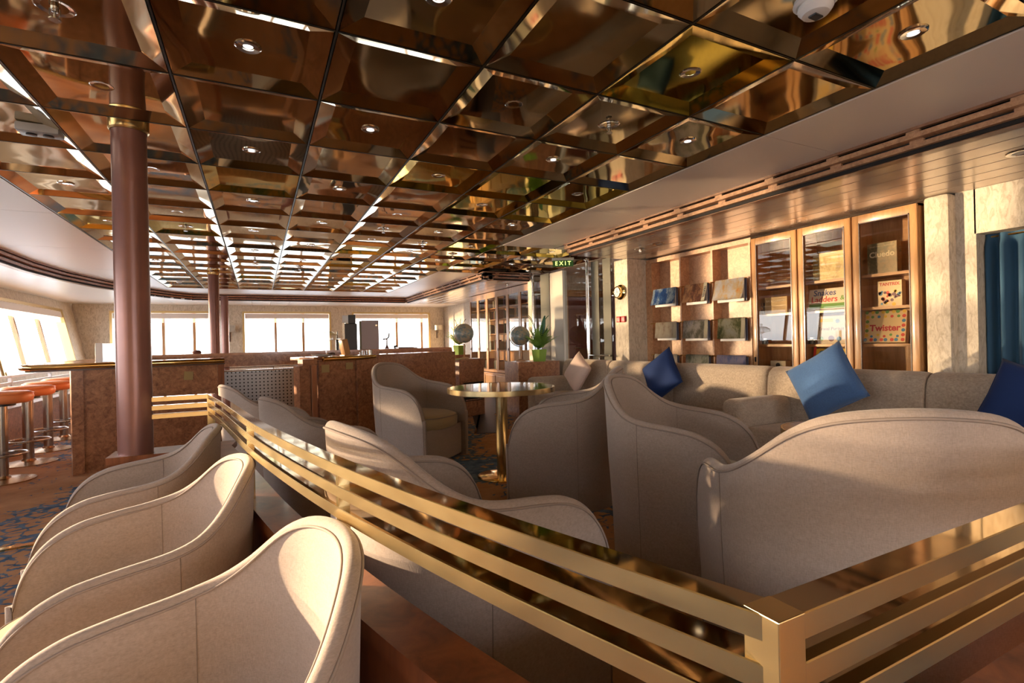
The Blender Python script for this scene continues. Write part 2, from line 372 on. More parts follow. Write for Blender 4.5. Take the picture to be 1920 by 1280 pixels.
# ------------------------------------------------------------------ ceiling
ce = struct('ceiling', MB().box(-4.2, 7.5, YN - .2, 15, 2.52, 2.6), PANEL)
def tile_mesh(name, mt, seed):
    rnd = random.Random(seed); mb = MB(); g = .008; b = .078; hh = .026; t = T
    o_ = [(g, g), (t - g, g), (t - g, t - g), (g, t - g)]; i_ = [(g + b, g + b), (t - g - b, g + b), (t - g - b, t - g - b), (g + b, t - g - b)]
    for k in range(4):
        a, c = o_[k], o_[(k + 1) % 4]; d, e_ = i_[(k + 1) % 4], i_[k]
        mb.quad((*a, 0), (*c, 0), (*d, hh), (*e_, hh)); mb.quad((*a, 0), (*c, 0), (*c, .012), (*a, .012))
    n = 8; s0, s1 = g + b, t - g - b; dome = rnd.uniform(-.005, .005)
    rows = []
    for i in range(n + 1):
        r = []
        for j in range(n + 1):
            u, v = i / n, j / n; f = (math.sin(PI * u) * math.sin(PI * v)) ** .8
            r.append((s0 + (s1 - s0) * u, s0 + (s1 - s0) * v, hh + dome * f + (rnd.uniform(-.0004, .0004) if 0 < i < n and 0 < j < n else 0)))
        rows.append(r)
    V = mb.grid(rows)
    me = mb.mesh(name)
    for p in me.polygons: p.use_smooth = abs(p.normal.z) > .93
    me.materials.append(mt); return me
TM = [tile_mesh('ceiling_tile', TILES[k % 2], k) for k in range(6)] + [tile_mesh('ceiling_tile', TILES[2], 9)]
OLIVE = {(0, 3), (2, 2), (3, 2), (4, 2), (3, 0), (3, 3), (4, 3), (4, 1), (5, 6), (4, 6), (-2, 6), (2, 9), (3, 9), (6, 6), (-2, 0)}
cells = [(c, r) for r in range(-8, 16) for c in range(-2, 5)] + [(c, r) for r in range(6, 10) for c in (5, 6, 7)]
OLIVE |= {(c, r) for c, r in cells if (c * 7 + r * 13) % 17 == 3 and r > 3}
for c, r in cells:
    me = TM[6] if (c, r) in OLIVE and (c, r) not in ((3, 0), (4, 1)) or (c, r) == (3, -1) else TM[(c * 5 + r * 3) % 6]
    o = link('ceiling_tile', me, parent=ce, loc=(XO + c * T, YO + r * T, HC))
for nm, segs in (('long_runner', [((XO + c * T, YO - 8 * T), (XO + c * T, YO + 16 * T)) for c in range(-2, 6)] + [((XO + c * T, YO + 6 * T), (XO + c * T, YO + 10 * T)) for c in (6, 7, 8)]),
                 ('cross_runner', [((XO - 2 * T, YO + r * T), (XO + (8 if 6 <= r <= 10 else 5) * T, YO + r * T)) for r in range(-8, 17)])):
    for a, b in segs:
        wd = .008 if nm == 'long_runner' else .004
        struct(nm, MB().bar((*a, HC + .002), (*b, HC + .002), wd, .006).bar((*a, HC + .02), (*b, HC + .02), wd * .5, .03), TBAR, parent=ce)
X0, X1 = XO - 2 * T, XO + 5 * T; YE = YO + 16 * T; YS = YO - 8 * T; YA0, YA1 = YO + 6 * T, YO + 10 * T; XA = XO + 8 * T
# plain panels between the mirror tiles and the trim
def pan(x0, x1, y0, y1): struct('ceiling_panel', MB().box(x0 + .003, x1 - .003, y0 + .003, y1 - .003, HC - .004, HC + .02), PANEL, parent=ce)
ys = [YS] + [YO + r * T for r in (-6, -3, 0, 3, 6)]
for a, b in zip(ys, ys[1:]): pan(X1 + .012, TX + .02, a, b)
ys = [YA1] + [YO + r * T for r in (13, 16)] + [TF]
for a, b in zip(ys, ys[1:]): pan(X1 + .012, TX + .02, a, b)
pan(TX + .02, XA, YA1, YA1 + .10); pan(XA, 7.4, 4.6, 7.85); pan(TX + .06, XA, 5.3, YA0)
ys = [YS] + [YO + r * T for r in (-6, -3, 0, 3, 6, 9, 12)]
LT = [(TL, YS), (-2.55, 7.6), (-2.56, 8.6), (-2.48, 9.5), (-2.26, 10.5), (-1.86, 11.7), (-1.5, 12.4), (-1.2, TF)]
def lx(y):
    for (xa, ya), (xb, yb) in zip(LT, LT[1:]):
        if ya <= y <= yb: return xa + (xb - xa) * (y - ya) / (yb - ya)
    return LT[-1][0]
ys = ys[:-1] + [9.2, 10.0, 10.8, 11.59, 12.2, TF]
for a, b in zip(ys, ys[1:]):
    pts = [(X0 - .012, a + .003), (X0 - .012, b - .003)] + [(lx(y), y) for y in (b - .003, (a + b) / 2, a + .003)]
    if a >= YE - .02: pts = [(X1, a + .003), (X1, b - .003)] + [(lx(y), y) for y in (b - .003, (a + b) / 2, a + .003)]
    struct('ceiling_panel', MB().prism(pts[::-1], HC - .004, HC + .02), PANEL, parent=ce)
# burl trim: two stepped slats over near-black backing painted for slot shade, with spacer blocks
def trim(n, pts, side, mt=BURLL, blocks=True):
    """pts polyline; side = +1 outer ceiling lies to the right of the walking direction"""
    root = None
    nv = []
    P = [Vector((x, y, 0)) for x, y in pts]
    for i in range(len(P)):
        d = (P[min(i + 1, len(P) - 1)] - P[max(i - 1, 0)]).normalized(); nv.append(Vector((d.y, -d.x, 0)) * side)
    def prof(name, off0, off1, z0, z1, m_):
        nonlocal root
        mb = MB(); rows = []
        for p, q in zip(P, nv):
            rows.append([p + q * off0 + Vector((0, 0, z0)), p + q * off1 + Vector((0, 0, z0)), p + q * off1 + Vector((0, 0, z1)), p + q * off0 + Vector((0, 0, z1))])
        V = mb.grid(rows, closev=True); mb.b.faces.new(V[0]); mb.b.faces.new(V[-1])
        if root is None: root = struct(name, mb, m_)
        else: struct(name, mb, m_, parent=root)
    prof('trim_%d' % n, -.012, .02, 2.312, HC - .004, CUPW)
    prof('slot_shade_backing', .07, .14, 2.20, HC - .004, DARK)
    prof('upper_slat', .0, .072, 2.268, 2.297, mt)
    prof('lower_slat', .04, .14, 2.222, 2.250, mt)
    prof('edge_bead', .085, .16, 2.196, 2.222, CUPW)
    if blocks:
        for a, b in zip(P, P[1:]):
            L = (b - a).length; d = (b - a).normalized(); q = Vector((d.y, -d.x, 0)) * side; k = 0.2
            while k < L:
                c0 = a + d * k
                for z0, z1, of in ((2.297, 2.312, .012), (2.250, 2.268, .052)):
                    c = c0 + q * of
                    struct('spacer_block', MB().bar(c + Vector((0, 0, (z0 + z1) / 2)), c + d * .07 + Vector((0, 0, (z0 + z1) / 2)), .02, z1 - z0), mt, parent=root)
                k += .46
trim(2, [(TX, YS), (TX, 5.28)], 1)
trim(3, [(TX, 12.9), (TX, 7.72)], -1)
trim(4, [(TX, 7.72), (5.0, 7.72)], -1, BURL)
trim(5, LT[:-1] + [(-1.2, TF)], -1, BURL, blocks=False)
trim(6, [(-1.25, TF), (TX, TF)], -1, BURL, blocks=False)
# outer lower ceilings made of long strips
def strips_along_y(x0, x1, y0, y1, wd, mt, nm='ceiling_strip'):
    x = x0
    while x < x1 - .01:
        e_ = min(x + wd, x1); struct(nm, MB().box(x + .0035, e_ - .0035, y0, y1, Z2, Z2 + .012, .003, 1), mt, parent=ce); x = e_
strips_along_y(TX + .12, XR + .32, YN, 5.3, .205, STRIP)
strips_along_y(TX + .12, XB + .6, 7.85, TF + .05, .205, STRIP)
struct('strip_backing', MB().box(TX + .12, XR + .35, YN, 5.3, Z2 + .014, Z2 + .03).box(TX + .12, XB + .6, 7.85, YF, Z2 + .014, Z2 + .03), BRASSP, parent=ce)
x = -3.7
while x < 5:
    struct('ceiling_strip', MB().box(x + .003, x + .397, TF + .12, YF + .05, Z2, Z2 + .012), STRIPW, parent=ce); x += .4
y = YN
while y < TF + .12:
    y2 = min(y + .2, TF + .12); xa = lx(min(max(y + .1, YS), TF)) - .12
    struct('ceiling_strip', MB().box(-3.75, xa, y + .003, y2 - .003, Z2, Z2 + .012), STRIPW, parent=ce); y = y2
# fixtures
lampm = mat('lamp_lens', (.9, .9, .95), .2, emis=((1, .95, .9), 1.2))
dl = thing('ceiling_downlight', 'x', 'light', (0, 0, 0), group='recessed spotlights in the bronze ceiling tiles')
obj('trim_ring', MB().lathe([(.022, .012), (.024, -.002), (.043, -.004), (.05, .0), (.05, .006)], 20, cap=False), CHROME, dl, True)
obj('lens', MB().lathe([(.001, .001), (.015, .0), (.023, .006)], 14, cap=False), lampm, dl, True)
spk = thing('ceiling_sprinkler', 'x', 'sprinkler', group='sprinklers in the bronze ceiling tiles')
obj('escutcheon', MB().lathe([(.02, .01), (.03, -.002), (.055, -.006), (.065, .0), (.06, .008)], 20, cap=False), CHROME, spk, True)
obj('sprinkler_head', MB().lathe([(.012, .0), (.01, -.02), (.004, -.022), (.004, -.045), (.018, -.047), (.018, -.05)], 12).tube([(.014, 0, -.01), (.016, 0, -.03), (.004, 0, -.045)], .002, 5).tube([(-.014, 0, -.01), (-.016, 0, -.03), (-.004, 0, -.045)], .002, 5), STEEL, spk, True)
SPR = {(-1, 0), (3, 0), (2, 5), (-1, 6), (3, 6), (1, 10), (4, 7), (-1, 11), (0, 9)}
first = {}
def ceilname(c, r):
    return 'column %d from the left edge of the mirror ceiling, row %d beyond the front sprinkler row' % (c + 3, r)
for c, r in cells:
    if r < -2 or (c >= 5 and r < 6): continue
    kind = 's' if (c, r) in SPR else ('l' if (c + r) % 2 == 0 and r < 15 else None)
    if not kind: continue
    loc = (XO + (c + .5) * T, YO + (r + .5) * T, HC + .026)
    src = spk if kind == 's' else dl
    near = r < 3
    if kind == 's':
        lab = {(-1, 0): 'large chrome sprinkler at top left of the mirror ceiling', (3, 0): 'chrome sprinkler in the dark tile right of the centre of the near ceiling'}.get((c, r), 'small distant chrome sprinkler among far bronze ceiling tiles')
    else:
        lab = {(-1, 1): 'round spotlight just left of the mauve column top', (0, 0): 'round spotlight in the dark tile at upper left, right of the column', (1, -1): 'spotlight cut by the top edge of the photo, left of middle',
               (0, 2): 'spotlight in the yellow-olive tile right of the column', (1, 1): 'spotlight beside a red reflection in the bronze tile', (2, 0): 'spotlight in the brown tile at the upper centre', (3, -1): 'spotlight centred in the large olive tile',
               (4, -2): 'rightmost spotlight, beside the plain ceiling band', (3, 1): 'spotlight left of the small chrome sprinkler stem, over the exit side', (4, 0): 'spotlight in the last tile before the plain band, under the olive tile', (2, 2): 'spotlight in the olive tile above the bar gap',
               (4, 2): 'spotlight in the olive tile nearest the plain band', (3, 3): 'spotlight in the olive tile left of the bookcase reflection', (-1, 3): 'spotlight directly right of the near column, third row'}.get((c, r), 'small distant round spotlight among far bronze ceiling tiles')
    if kind not in first:
        first[kind] = 1; src.location = loc; src['label'] = lab; o = src
    else: o = dup(src, loc, label=lab)
    ordn = ['first', 'second', 'third', 'fourth', 'fifth', 'sixth', 'seventh', 'eighth', 'ninth', 'tenth', 'eleventh', 'twelfth', 'thirteenth', 'fourteenth', 'fifteenth', 'sixteenth', 'seventeenth', 'eighteenth']
    if 'distant' in lab:
        what = 'sprinkler' if kind == 's' else 'spotlight'
        if c < 5: o['label'] = 'small %s, %s tile column from left edge of ceiling grid, %s' % (what, ordn[c + 2], '%s row back' % ordn[r - 1] if r > 0 else ('the corner sprinkler row' if r == 0 else 'nearest row overhead'))
        else: o['label'] = 'small %s in mirrored alcove ceiling by the exit sign, %s column, %s row' % (what, ordn[c - 5], ordn[r - 6])
    if 'distant' in lab: o['group'] = 'distant spotlights in the mirror ceiling' if kind == 'l' else 'distant sprinklers in the mirror ceiling'
    elif 'group' in o: pass
def detector(loc, lab, big=1.0):
    t = thing('ceiling_detector', lab, 'detector', loc, scale=big)
    obj('base_plate', MB().lathe([(.055, .0), (.058, -.012), (.05, -.018)], 20), WHITE, t, True)
    b = obj('sensor_dome', MB().lathe([(.044, -.018), (.046, -.03), (.035, -.045), (.012, -.05)], 20), WHITE, t, True)
    obj('sensor_window', MB().box(-.018, .018, -.012, .012, -.054, -.049, .002), BLACK, b)
    return t
detector((XO + 3.5 * T + .03, YO - 1.5 * T + .04, HC + .026), 'white round camera dome at the top right of the ceiling', 1.25)
detector((XO + 4.5 * T + .2, YO + 7.2 * T, HC + .026), 'white smoke detector near the exit sign')
detector((XO - 1.5 * T, YO + 14.3 * T, HC + .026), 'white smoke detector on the far left ceiling tiles')
t = thing('ceiling_speaker_box', 'grey square two-eyed ceiling sensor box at the left edge of the ceiling', 'sensor', (XO - 1.18 * T, YO + 2.6 * T, HC + .026))
obj('housing', MB().box(-.09, .09, -.05, .05, -.045, 0, .008), mat('grey_plastic', (.3, .28, .26), .4), t, True)
for s_ in (-.035, .035): obj('sensor_eye', MB().lathe([(.022, -.045), (.024, -.052), (.012, -.054)], 14, (s_, 0)), BLACK, t, True)
for k, (px, py) in enumerate(((1235, 457), (1918, 285))):
    p = at(px, py, Z=Z2)
    t = thing('strip_ceiling_lamp', ('flat white round lamp in the strip ceiling above the magazine rack', 'small round lamp in the strip ceiling at the right edge')[k], 'light', (p.x, p.y, Z2))
    obj('lamp_ring', MB().lathe([(.045, .004), (.05, -.006), (.075, -.006), (.08, .002)], 22, cap=False), CHROME, t, True); obj('lens', MB().lathe([(.045, -.002), (.001, -.004)], 16, cap=False), WHITE, t, True)
p = at(1200, 467, Z=Z2)
o = dup(spk, (p.x, p.y, Z2), label='small chrome sprinkler in the strip ceiling above the clock'); o['group'] = 'sprinklers in the strip ceiling'
p = at(1020, 524, Z=Z2)
o = dup(spk, (4.1, 8.3, Z2), label='small chrome sprinkler in the far strip ceiling above the bookcase'); o['group'] = 'sprinklers in the strip ceiling'

# ------------------------------------------------------------------ columns
for (x, y, r, lab) in ((-.588, 3.30, .078, 'large mauve round column nearest the camera, standing on the wooden ledge'), (-.602, 9.23, .077, 'mauve round column behind the bar, left of the two distant ones'), (-.60, 12.15, .072, 'mauve round column farthest away, right of the two distant ones')):
    z0 = .60 if y < 4 else 0
    c_ = obj('column', MB().cyl(0, 0, z0, HC - .03 if y < 12 else Z2 + .03, r, 40), COLM, smooth=True, loc=(x, y, 0)); tag(c_, lab, 'column')
    if y < 12: obj('brass_collar', MB().lathe([(r + .004, HC - .03), (r + .012, HC - .022), (r + .012, HC + .03)], 32, cap=False), BRASS, c_, True)
    if y > 12: c_.location.y = 12.1
# ------------------------------------------------------------------ divider ledge and brass rail
ZR = .895
RC = [(-.24, 3.3), (-.155, 2.85), (-.083, 2.4), (-.010, 1.95), (.070, 1.55), (.150, 1.2), (.232, .9), (.32, .62), (.425, .315)]
def curve(pts, n=4):
    out_ = []
    for i in range(len(pts) - 1):
        p0 = Vector(pts[max(i - 1, 0)]); p1 = Vector(pts[i]); p2 = Vector(pts[i + 1]); p3 = Vector(pts[min(i + 2, len(pts) - 1)])
        for k in range(n):
            t = k / n; out_.append(.5 * ((2 * p1) + (p2 - p0) * t + (2 * p0 - 5 * p1 + 4 * p2 - p3) * t * t + (3 * p1 - p0 - 3 * p2 + p3) * t ** 3))
    return out_ + [Vector(pts[-1])]
RCS = curve(RC)
def offs(k):
    r = []
    for i, p in enumerate(RCS):
        d = (RCS[min(i + 1, len(RCS) - 1)] - RCS[max(i - 1, 0)]).normalized(); r.append((p.x - d.y * k, p.y + d.x * k))
    return r
led = thing('divider_ledge', 'low glossy red-brown wooden divider wall carrying the brass rail', 'divider', (0, 0, 0))
def ledge_poly(g):
    rt, lf = offs(.085 - g), offs(-.019 + g)
    return [(-.70 + g, 3.42 - g), (-.70 + g, 3.215 + g), (lf[0][0], 3.2 + g)] + lf[2:-1] + [(.41, .275 + g), (2.6 - g, .275 + g), (2.6 - g, .395 - g), (rt[-1][0], .395 - g)] + rt[1:-1][::-1] + [(-.12 - g, 3.42 - g)]
obj('ledge_top', MB().prism(ledge_poly(0), .57, .605), MAHOG, led)
obj('ledge_body', MB().prism(ledge_poly(.012), 0, .57), MAHOG, led)
rail = thing('brass_rail', 'three-bar brass guard rail running along the wooden ledge', 'rail', (0, 0, 0))
def ribbon(pts, wd, z0, z1):
    mb = MB(); rows = []
    for i, p in enumerate(pts):
        d = (pts[min(i + 1, len(pts) - 1)] - pts[max(i - 1, 0)]).normalized(); q = Vector((-d.y, d.x)) * wd / 2
        b_ = .0012
        rows.append([(p.x + q.x, p.y + q.y, z0), (p.x + q.x, p.y + q.y, z1 - b_), (p.x + q.x * .93, p.y + q.y * .93, z1), (p.x - q.x * .93, p.y - q.y * .93, z1), (p.x - q.x, p.y - q.y, z1 - b_), (p.x - q.x, p.y - q.y, z0)])
    V = mb.grid(rows, closev=True); mb.b.faces.new(V[0]); mb.b.faces.new(V[-1])
    mb.b.normal_update()
    for f in mb.b.faces: f.material_index = 1 if abs(f.normal.z) > .9 and f.calc_center_median().z > z1 - .003 else 0
    return mb
BARW = .036
for z in (ZR, ZR - .046, ZR - .092):
    obj('rail_bar', ribbon([Vector((-.52, 3.3)), Vector((-.23, 3.3))], BARW, z - .024, z), BRASS, rail)
    obj('rail_bar', ribbon(RCS, BARW, z - .024, z), BRASS, rail, 25)
    obj('rail_bar', ribbon([Vector((.425, .315)), Vector((2.6, .315))], BARW, z - .024, z), BRASS, rail)
RTOP = mat('rail_polish_reflection_tint', (.52, .38, .20), .05, 1)  # darker than the bars: brown ceiling reflection put into the colour
for o in rail.children: o.data.materials.append(RTOP)
for k, (x, y) in enumerate(((-.24, 3.3), (-.03, 2.07), (.16, 1.16), (.425, .315), (1.5, .315), (2.5, .315))):
    wd = .0185 if k in (0, 3) else .012
    obj('rail_post', MB().box(x - wd, x + wd, y - .0185, y + .0185, .605, ZR + .0005 if k in (0, 3) else ZR - .001, .001), BRASS, rail)

# ------------------------------------------------------------------ tub chair
def shell_path(n=72):
    W, yf, yb, D = .344, .415, 0.0, .27
    pts = []
    for i in range(n + 1):
        t = i / n
        if t < .30: k = (t / .30) ** 1.6; pts.append((-W, yf + (yb - yf) * k, 0.0))
        elif t > .70: k = 1 - max(0, 1 - (t - .70) / .30) ** 1.6; pts.append((W, yb + (yf - yb) * k, 0.0))
        else:
            a = PI * (t - .30) / .40; c_, s_ = math.cos(a), math.sin(a); ex = 2 / 2.0
            pts.append((-W * math.copysign(abs(c_) ** ex, c_), yb - D * s_ ** ex, s_))
    return pts
def chair_meshes():
    P = shell_path(120); n = len(P); th = .019
    TAB = list(zip((0, .03, .06, .10, .16, .24, .35, .44, .50, .54, .57, .59, .603, .61), (0, .020, .058, .125, .180, .203, .216, .232, .262, .298, .342, .39, .44, .49)))
    def zraw(i):
        x, y, s = P[i]; d = (y + .27) / .685 * .61
        for (a, u), (b, v) in zip(TAB, TAB[1:]):
            if d <= b: return .912 - (u + (v - u) * max(0, d - a) / (b - a))
        return .912 - .49
    ZT = [zraw(i) for i in range(n)]
    for _ in range(5): ZT = [ZT[0]] + [(ZT[i - 1] + 2 * ZT[i] + ZT[i + 1]) / 4 for i in range(1, n - 1)] + [ZT[-1]]
    def ztop(i): return ZT[i]
    def nrm(i):
        a, b = P[max(i - 1, 0)], P[min(i + 1, n - 1)]; d = Vector((b[0] - a[0], b[1] - a[1], 0)).normalized(); return Vector((-d.y, d.x, 0)) * -1
    def outn(i):
        v = nrm(i); c_ = Vector((P[i][0], P[i][1] - .02, 0))
        return v if v.dot(c_) > 0 else -v
    def pt(i, z, side, inset=0):
        x, y, s = P[i]; nn = outn(i)
        lean = max(0, (z - .2)) ** 1.2 * (.01 + .03 * s)
        taper = -.015 * (1 - min(1, z / .5))
        return Vector((x, y, 0)) + nn * (side * (th - inset) + lean + taper) + Vector((0, 0, z))
    mb = MB(); M = 12; rows = []
    for i in range(n):
        zt = ztop(i); col = []
        for j in range(M + 1): col.append(pt(i, zt * j / M * (1 - .022 / zt) if zt else 0, 1))
        for a in (25, 50, 75, 105, 130, 155): 
            ca, sa = math.cos(math.radians(a)), math.sin(math.radians(a)); p0 = pt(i, zt - .022, 1); p1 = pt(i, zt - .022, -1); c_ = (p0 + p1) / 2
            col.append(c_ + (p0 - c_) * ca + Vector((0, 0, .022 * sa)))
        for j in range(M, -1, -1): col.append(pt(i, (zt - .022) * j / M, -1))
        rows.append(col)
    # rounded front ends
    def endcap(i, sgn):
        base = rows[i]; m_ = len(base); cen_ = [(base[k] + base[m_ - 1 - k]) / 2 for k in range(m_)]
        res = []
        for a in (30, 60, 85):
            ca, sa = math.cos(math.radians(a)), math.sin(math.radians(a))
            res.append([cen_[k] + (base[k] - cen_[k]) * ca + Vector((0, .022 * sa, 0)) for k in range(m_)])
        return res
    full = endcap(0, 1)[::-1] + rows + endcap(n - 1, 1)
    V = mb.grid(full)
    shell = mb.mesh('upholstered_shell', 'full')
    pip = MB()
    for side in (1, -1):
        path = [pt(0, z, side) + Vector((0, .004, 0)) for z in (0.0, .15, .3, .42)] + [pt(i, ztop(i) - .02, side, -.002) for i in range(n)] + [pt(n - 1, z, side) + Vector((0, .004, 0)) for z in (.42, .3, .15, 0.0)]
        pip.tube(path, .0036, 6)
    pipm = pip.mesh('piping', 'full')
    sems = []
    for i in (38, n - 39):
        zt = ztop(i)
        sems.append(MB().tube([pt(i, z, 1, -.0005) for z in [zt * k / 10 for k in range(0, 10)] + [zt - .02]], .0013, 4).mesh('seam', 'full'))
        sems.append(MB().tube([pt(i, z, -1, -.0005) for z in [.42 + (zt - .44) * k / 8 for k in range(0, 9)]], .0013, 4).mesh('seam', 'full'))
    # cushion
    def ring(f, z, fr):
        out_ = []
        for k in range(48):
            a = 2 * PI * k / 48; c_, s_ = math.cos(a), math.sin(a); ex = .55
            x = .313 * f * math.copysign(abs(c_) ** ex, c_); yy = math.copysign(abs(s_) ** ex, s_)
            y = (.225 * yy) if yy < 0 else (fr + .06 * (1 - (x / .31) ** 2)) * yy * f
            out_.append((x, y if yy >= 0 else y * f, z))
        return out_
    cu = MB(); V = cu.grid([ring(.93, .30, .38), ring(1.0, .32, .395), ring(1.0, .395, .40), ring(.98, .42, .395), ring(.90, .437, .36), ring(.6, .448, .25), ring(.05, .452, .02)], closev=True)
    cu.b.faces.new(V[0]); cu.b.faces.new(V[-1]); cum = cu.mesh('seat_cushion', 'full')
    cp = MB().tube([Vector(p) for p in ring(.992, .415, .399)], .004, 6, closed=True).mesh('cushion_piping', 'full')
    fp = MB().grid
    f_ = MB(); rows2 = []
    for z in (.02, .16, .315): rows2.append([(-.315 + .63 * k / 12, .375 + .035 * (1 - ((k - 6) / 6) ** 2), z) for k in range(13)])
    f_.grid(rows2); fpm = f_.mesh('front_panel', 'full')
    return (('upholstered_shell', shell, TAUPE), ('piping', pipm, PIPE), *[('seam', q_, SEAM) for q_ in sems], ('seat_cushion', cum, SEAT), ('front_panel', fpm, TAUPE)), cp
CM, CPM = chair_meshes()
proto = thing('tub_chair', 'x', 'chair', (0, 0, 0))
for nm, me, mt in CM:
    o = link(nm, me, mt, proto)
    if nm == 'seat_cushion': link('cushion_piping', CPM, PIPE, o)
chairs = [
    ((1.36, 5.05), -2.50, 1.06, 'taupe tub chair facing us in front of the bar, left of the brass table'),
    ((2.10, 3.13), .86, 1.05, 'taupe tub chair seen from its side, right of the brass table leg'),
    ((2.01, 2.12), -2.61, 1.04, 'taupe tub chair with tall back, left of the largest near chair back'),
    ((1.56, .87), -.67, 1.07, 'largest taupe tub chair at lower right, its striped-sunlit back to the camera'),
    ((.50, 1.58), -1.37, 1.02, 'tub chair nearest behind the brass rail, with pale back and olive seat'),
    ((.29, 3.62), -1.25, .92, 'tub chair behind the rail, second from the far rail corner'),
    ((-.02, 5.05), -1.25, .92, 'tub chair farthest behind the rail, just right of the rail corner'),
    ((-.435, 2.77), 1.67, .865, 'shaded tub chair farthest on the left of the rail, in front of the column plinth'),
    ((-.29, 1.90), 1.77, .86, 'sunlit tub chair in the middle of the left row'),
    ((-.108, 1.03), 1.76, .865, 'sunlit tub chair nearest the camera at bottom left'),
]
for k, ((x, y), rz, sc, lab) in enumerate(chairs):
    if k == 0: proto.location = (x, y, 0); proto.rotation_euler = (0, 0, rz); proto.scale = (sc,) * 3; proto['label'] = lab; proto['group'] = 'upholstered tub chairs'
    else: dup(proto, (x, y, 0), rz, lab, 'upholstered tub chairs', sc)

# ------------------------------------------------------------------ tables
def table(name, lab, x, y, r, h, topm):
    t = thing(name, lab, 'table', (x, y, 0))
    obj('tabletop', MB().lathe([(r - .008, h - .006), (r - .008, h), (.001, h)], 64, cap=False), topm, t, True)
    obj('top_underside', MB().lathe([(.001, h - .036), (r - .01, h - .036)], 48, cap=False), DKWOOD, t)
    obj('brass_rim', MB().lathe([(r - .008, h + .001), (r, h), (r + .001, h - .04), (r - .01, h - .042)], 64, cap=False), BRASS, t, True)
    obj('pedestal', MB().lathe([(.05, .012), (.05, h - .03)], 32), BRASS, t, True)
    obj('base_plate', MB().lathe([(.22, .0), (.22, .006), (.2, .012), (.05, .018)], 40), BRASSP, t, True)
    return t
TOPM = mat('glossy_bronze_top', (.16, .085, .045), .06, coat=.6)
table('brass_table', 'round bistro table with brass rim and thick brass pedestal between the tub chairs', 1.86, 3.93, .46, .765, TOPM)
table('corner_table', 'small round table mostly hidden behind the largest chair back', 2.78, 1.62, .30, .64, OAKH)

# ------------------------------------------------------------------ sofa
def cushion_profile():
    pr_ = []
    for k in range(9): a = PI * k / 8; pr_.append((.085 - .085 * math.cos(a) - .0, .80 + .075 * math.sin(a)))
    return pr_
def sofa(name, lab, y0, y1, backs, seats, arms):
    t = thing(name, lab, 'sofa', (4.0, (y0 + y1) / 2, 0)); oy = (y0 + y1) / 2
    def soft(nm, x0, x1, ya, yb, z0, z1, bev, M=None):
        o = obj(nm, MB().box(x0 - 4.0, x1 - 4.0, ya - oy, yb - oy, z0, z1, bev, 5, M), SOFA, t, 'full'); return o
    for a, b in backs:
        mb = MB(); prof = [(.02, .34), (-.02, .5), (-.01, .70), (.0, .80), (.02, .845), (.06, .872), (.11, .878), (.17, .865), (.20, .83), (.21, .7), (.21, .0), (.05, .0)]
        rows = []
        for v, k in ((a + .002, .0), (a + .006, .55), (a + .02, .9), (a + .05, 1.0), ((a + b) / 2, 1.02), (b - .05, 1.0), (b - .02, .9), (b - .006, .55), (b - .002, .0)):
            inn = .035 * (1 - k); rows.append([(px + (.1 - px) * inn * 3, v - oy, pz - inn * (1 if pz > .4 else 0)) for px, pz in prof])
        V = mb.grid(rows, closev=True); mb.b.faces.new(V[0]); mb.b.faces.new(V[-1])
        obj('back_cushion', mb, SOFA, t, 'full')
    for a, b in seats: soft('seat_cushion', 3.40, 4.02, a + .004, b - .004, .27, .44, .045)
    obj('sofa_base', MB().box(3.44 - 4, 4.05 - 4, y0 - oy + .02, y1 - oy - .02, .0, .27, .01), SOFA, t, True)
    for a, b in arms: soft('armrest', 3.40, 4.03, a, b, 0, .64, .07)
    return t
sofa('sofa', 'long beige sofa under the magazine rack, with beige and navy cushions', 2.985, 6.35, [(2.985, 4.1), (4.1, 5.25), (5.25, 6.32)], [(3.0, 4.55), (4.55, 6.14)], [(6.14, 6.36)])
sofa('sofa', 'beige sofa at the right edge with two blue cushions', -.7, 2.98, [(-.7, .6), (.6, 1.80), (1.80, 2.98)], [(-.66, 1.2), (1.2, 2.75)], [(-.9, -.66), (2.75, 2.98)])
def pillow(lab, mt, loc, spin, size=.44, lean=.18, yaw=0, th=.075):
    mb = MB(); n = 16
    for sg in (1, -1):
        rows = []
        for i in range(n + 1):
            r = []
            for j in range(n + 1):
                u, v = 2 * i / n - 1, 2 * j / n - 1
                k = 1 - .07 * (1 - abs(u) ** 2) * abs(v) ** 3 ; k2 = 1 - .07 * (1 - abs(v) ** 2) * abs(u) ** 3
                h = th * (max(0, (1 - u ** 4)) * max(0, (1 - v ** 4))) ** .5
                wob = .004 * math.sin(5 * u + 3 * v + sg)
                r.append((sg * (h + (wob if h > .01 else 0)), u * size / 2 * k2, v * size / 2 * k))
            rows.append(r)
        mb.grid(rows)
    bmesh.ops.remove_doubles(mb.b, verts=mb.b.verts, dist=.0005)
    o = obj('throw_pillow', mb, mt, None, 'full'); tag(o, lab, 'pillow')
    o.matrix_world = Matrix.Translation(loc) @ Matrix.Rotation(yaw, 4, 'Z') @ Matrix.Rotation(lean, 4, 'Y') @ Matrix.Rotation(spin, 4, 'X')
    ed = MB().tube([(0, size / 2 * a * (1 - .0), size / 2 * b) for a, b in ((-.97, -.97), (-.93, 0), (-.97, .97), (0, .93), (.97, .97), (.93, 0), (.97, -.97), (0, -.93))], .003, 5, closed=True)
    obj('seam_piping', ed, mt, o, 'full')
    return o
pillow('blush beige square cushion at the left end of the sofa', PINK, (3.77, 5.60, .725), .55, .42, .30)
pillow('dark navy cushion standing on its corner below the magazine rack', BLUE1, (3.83, 4.10, .755), .95, .45, .22)
pillow('lighter denim-blue cushion balanced on its corner in front of the glass cabinet', BLUE2, (3.82, 2.36, .785), 1.0, .475, .22)
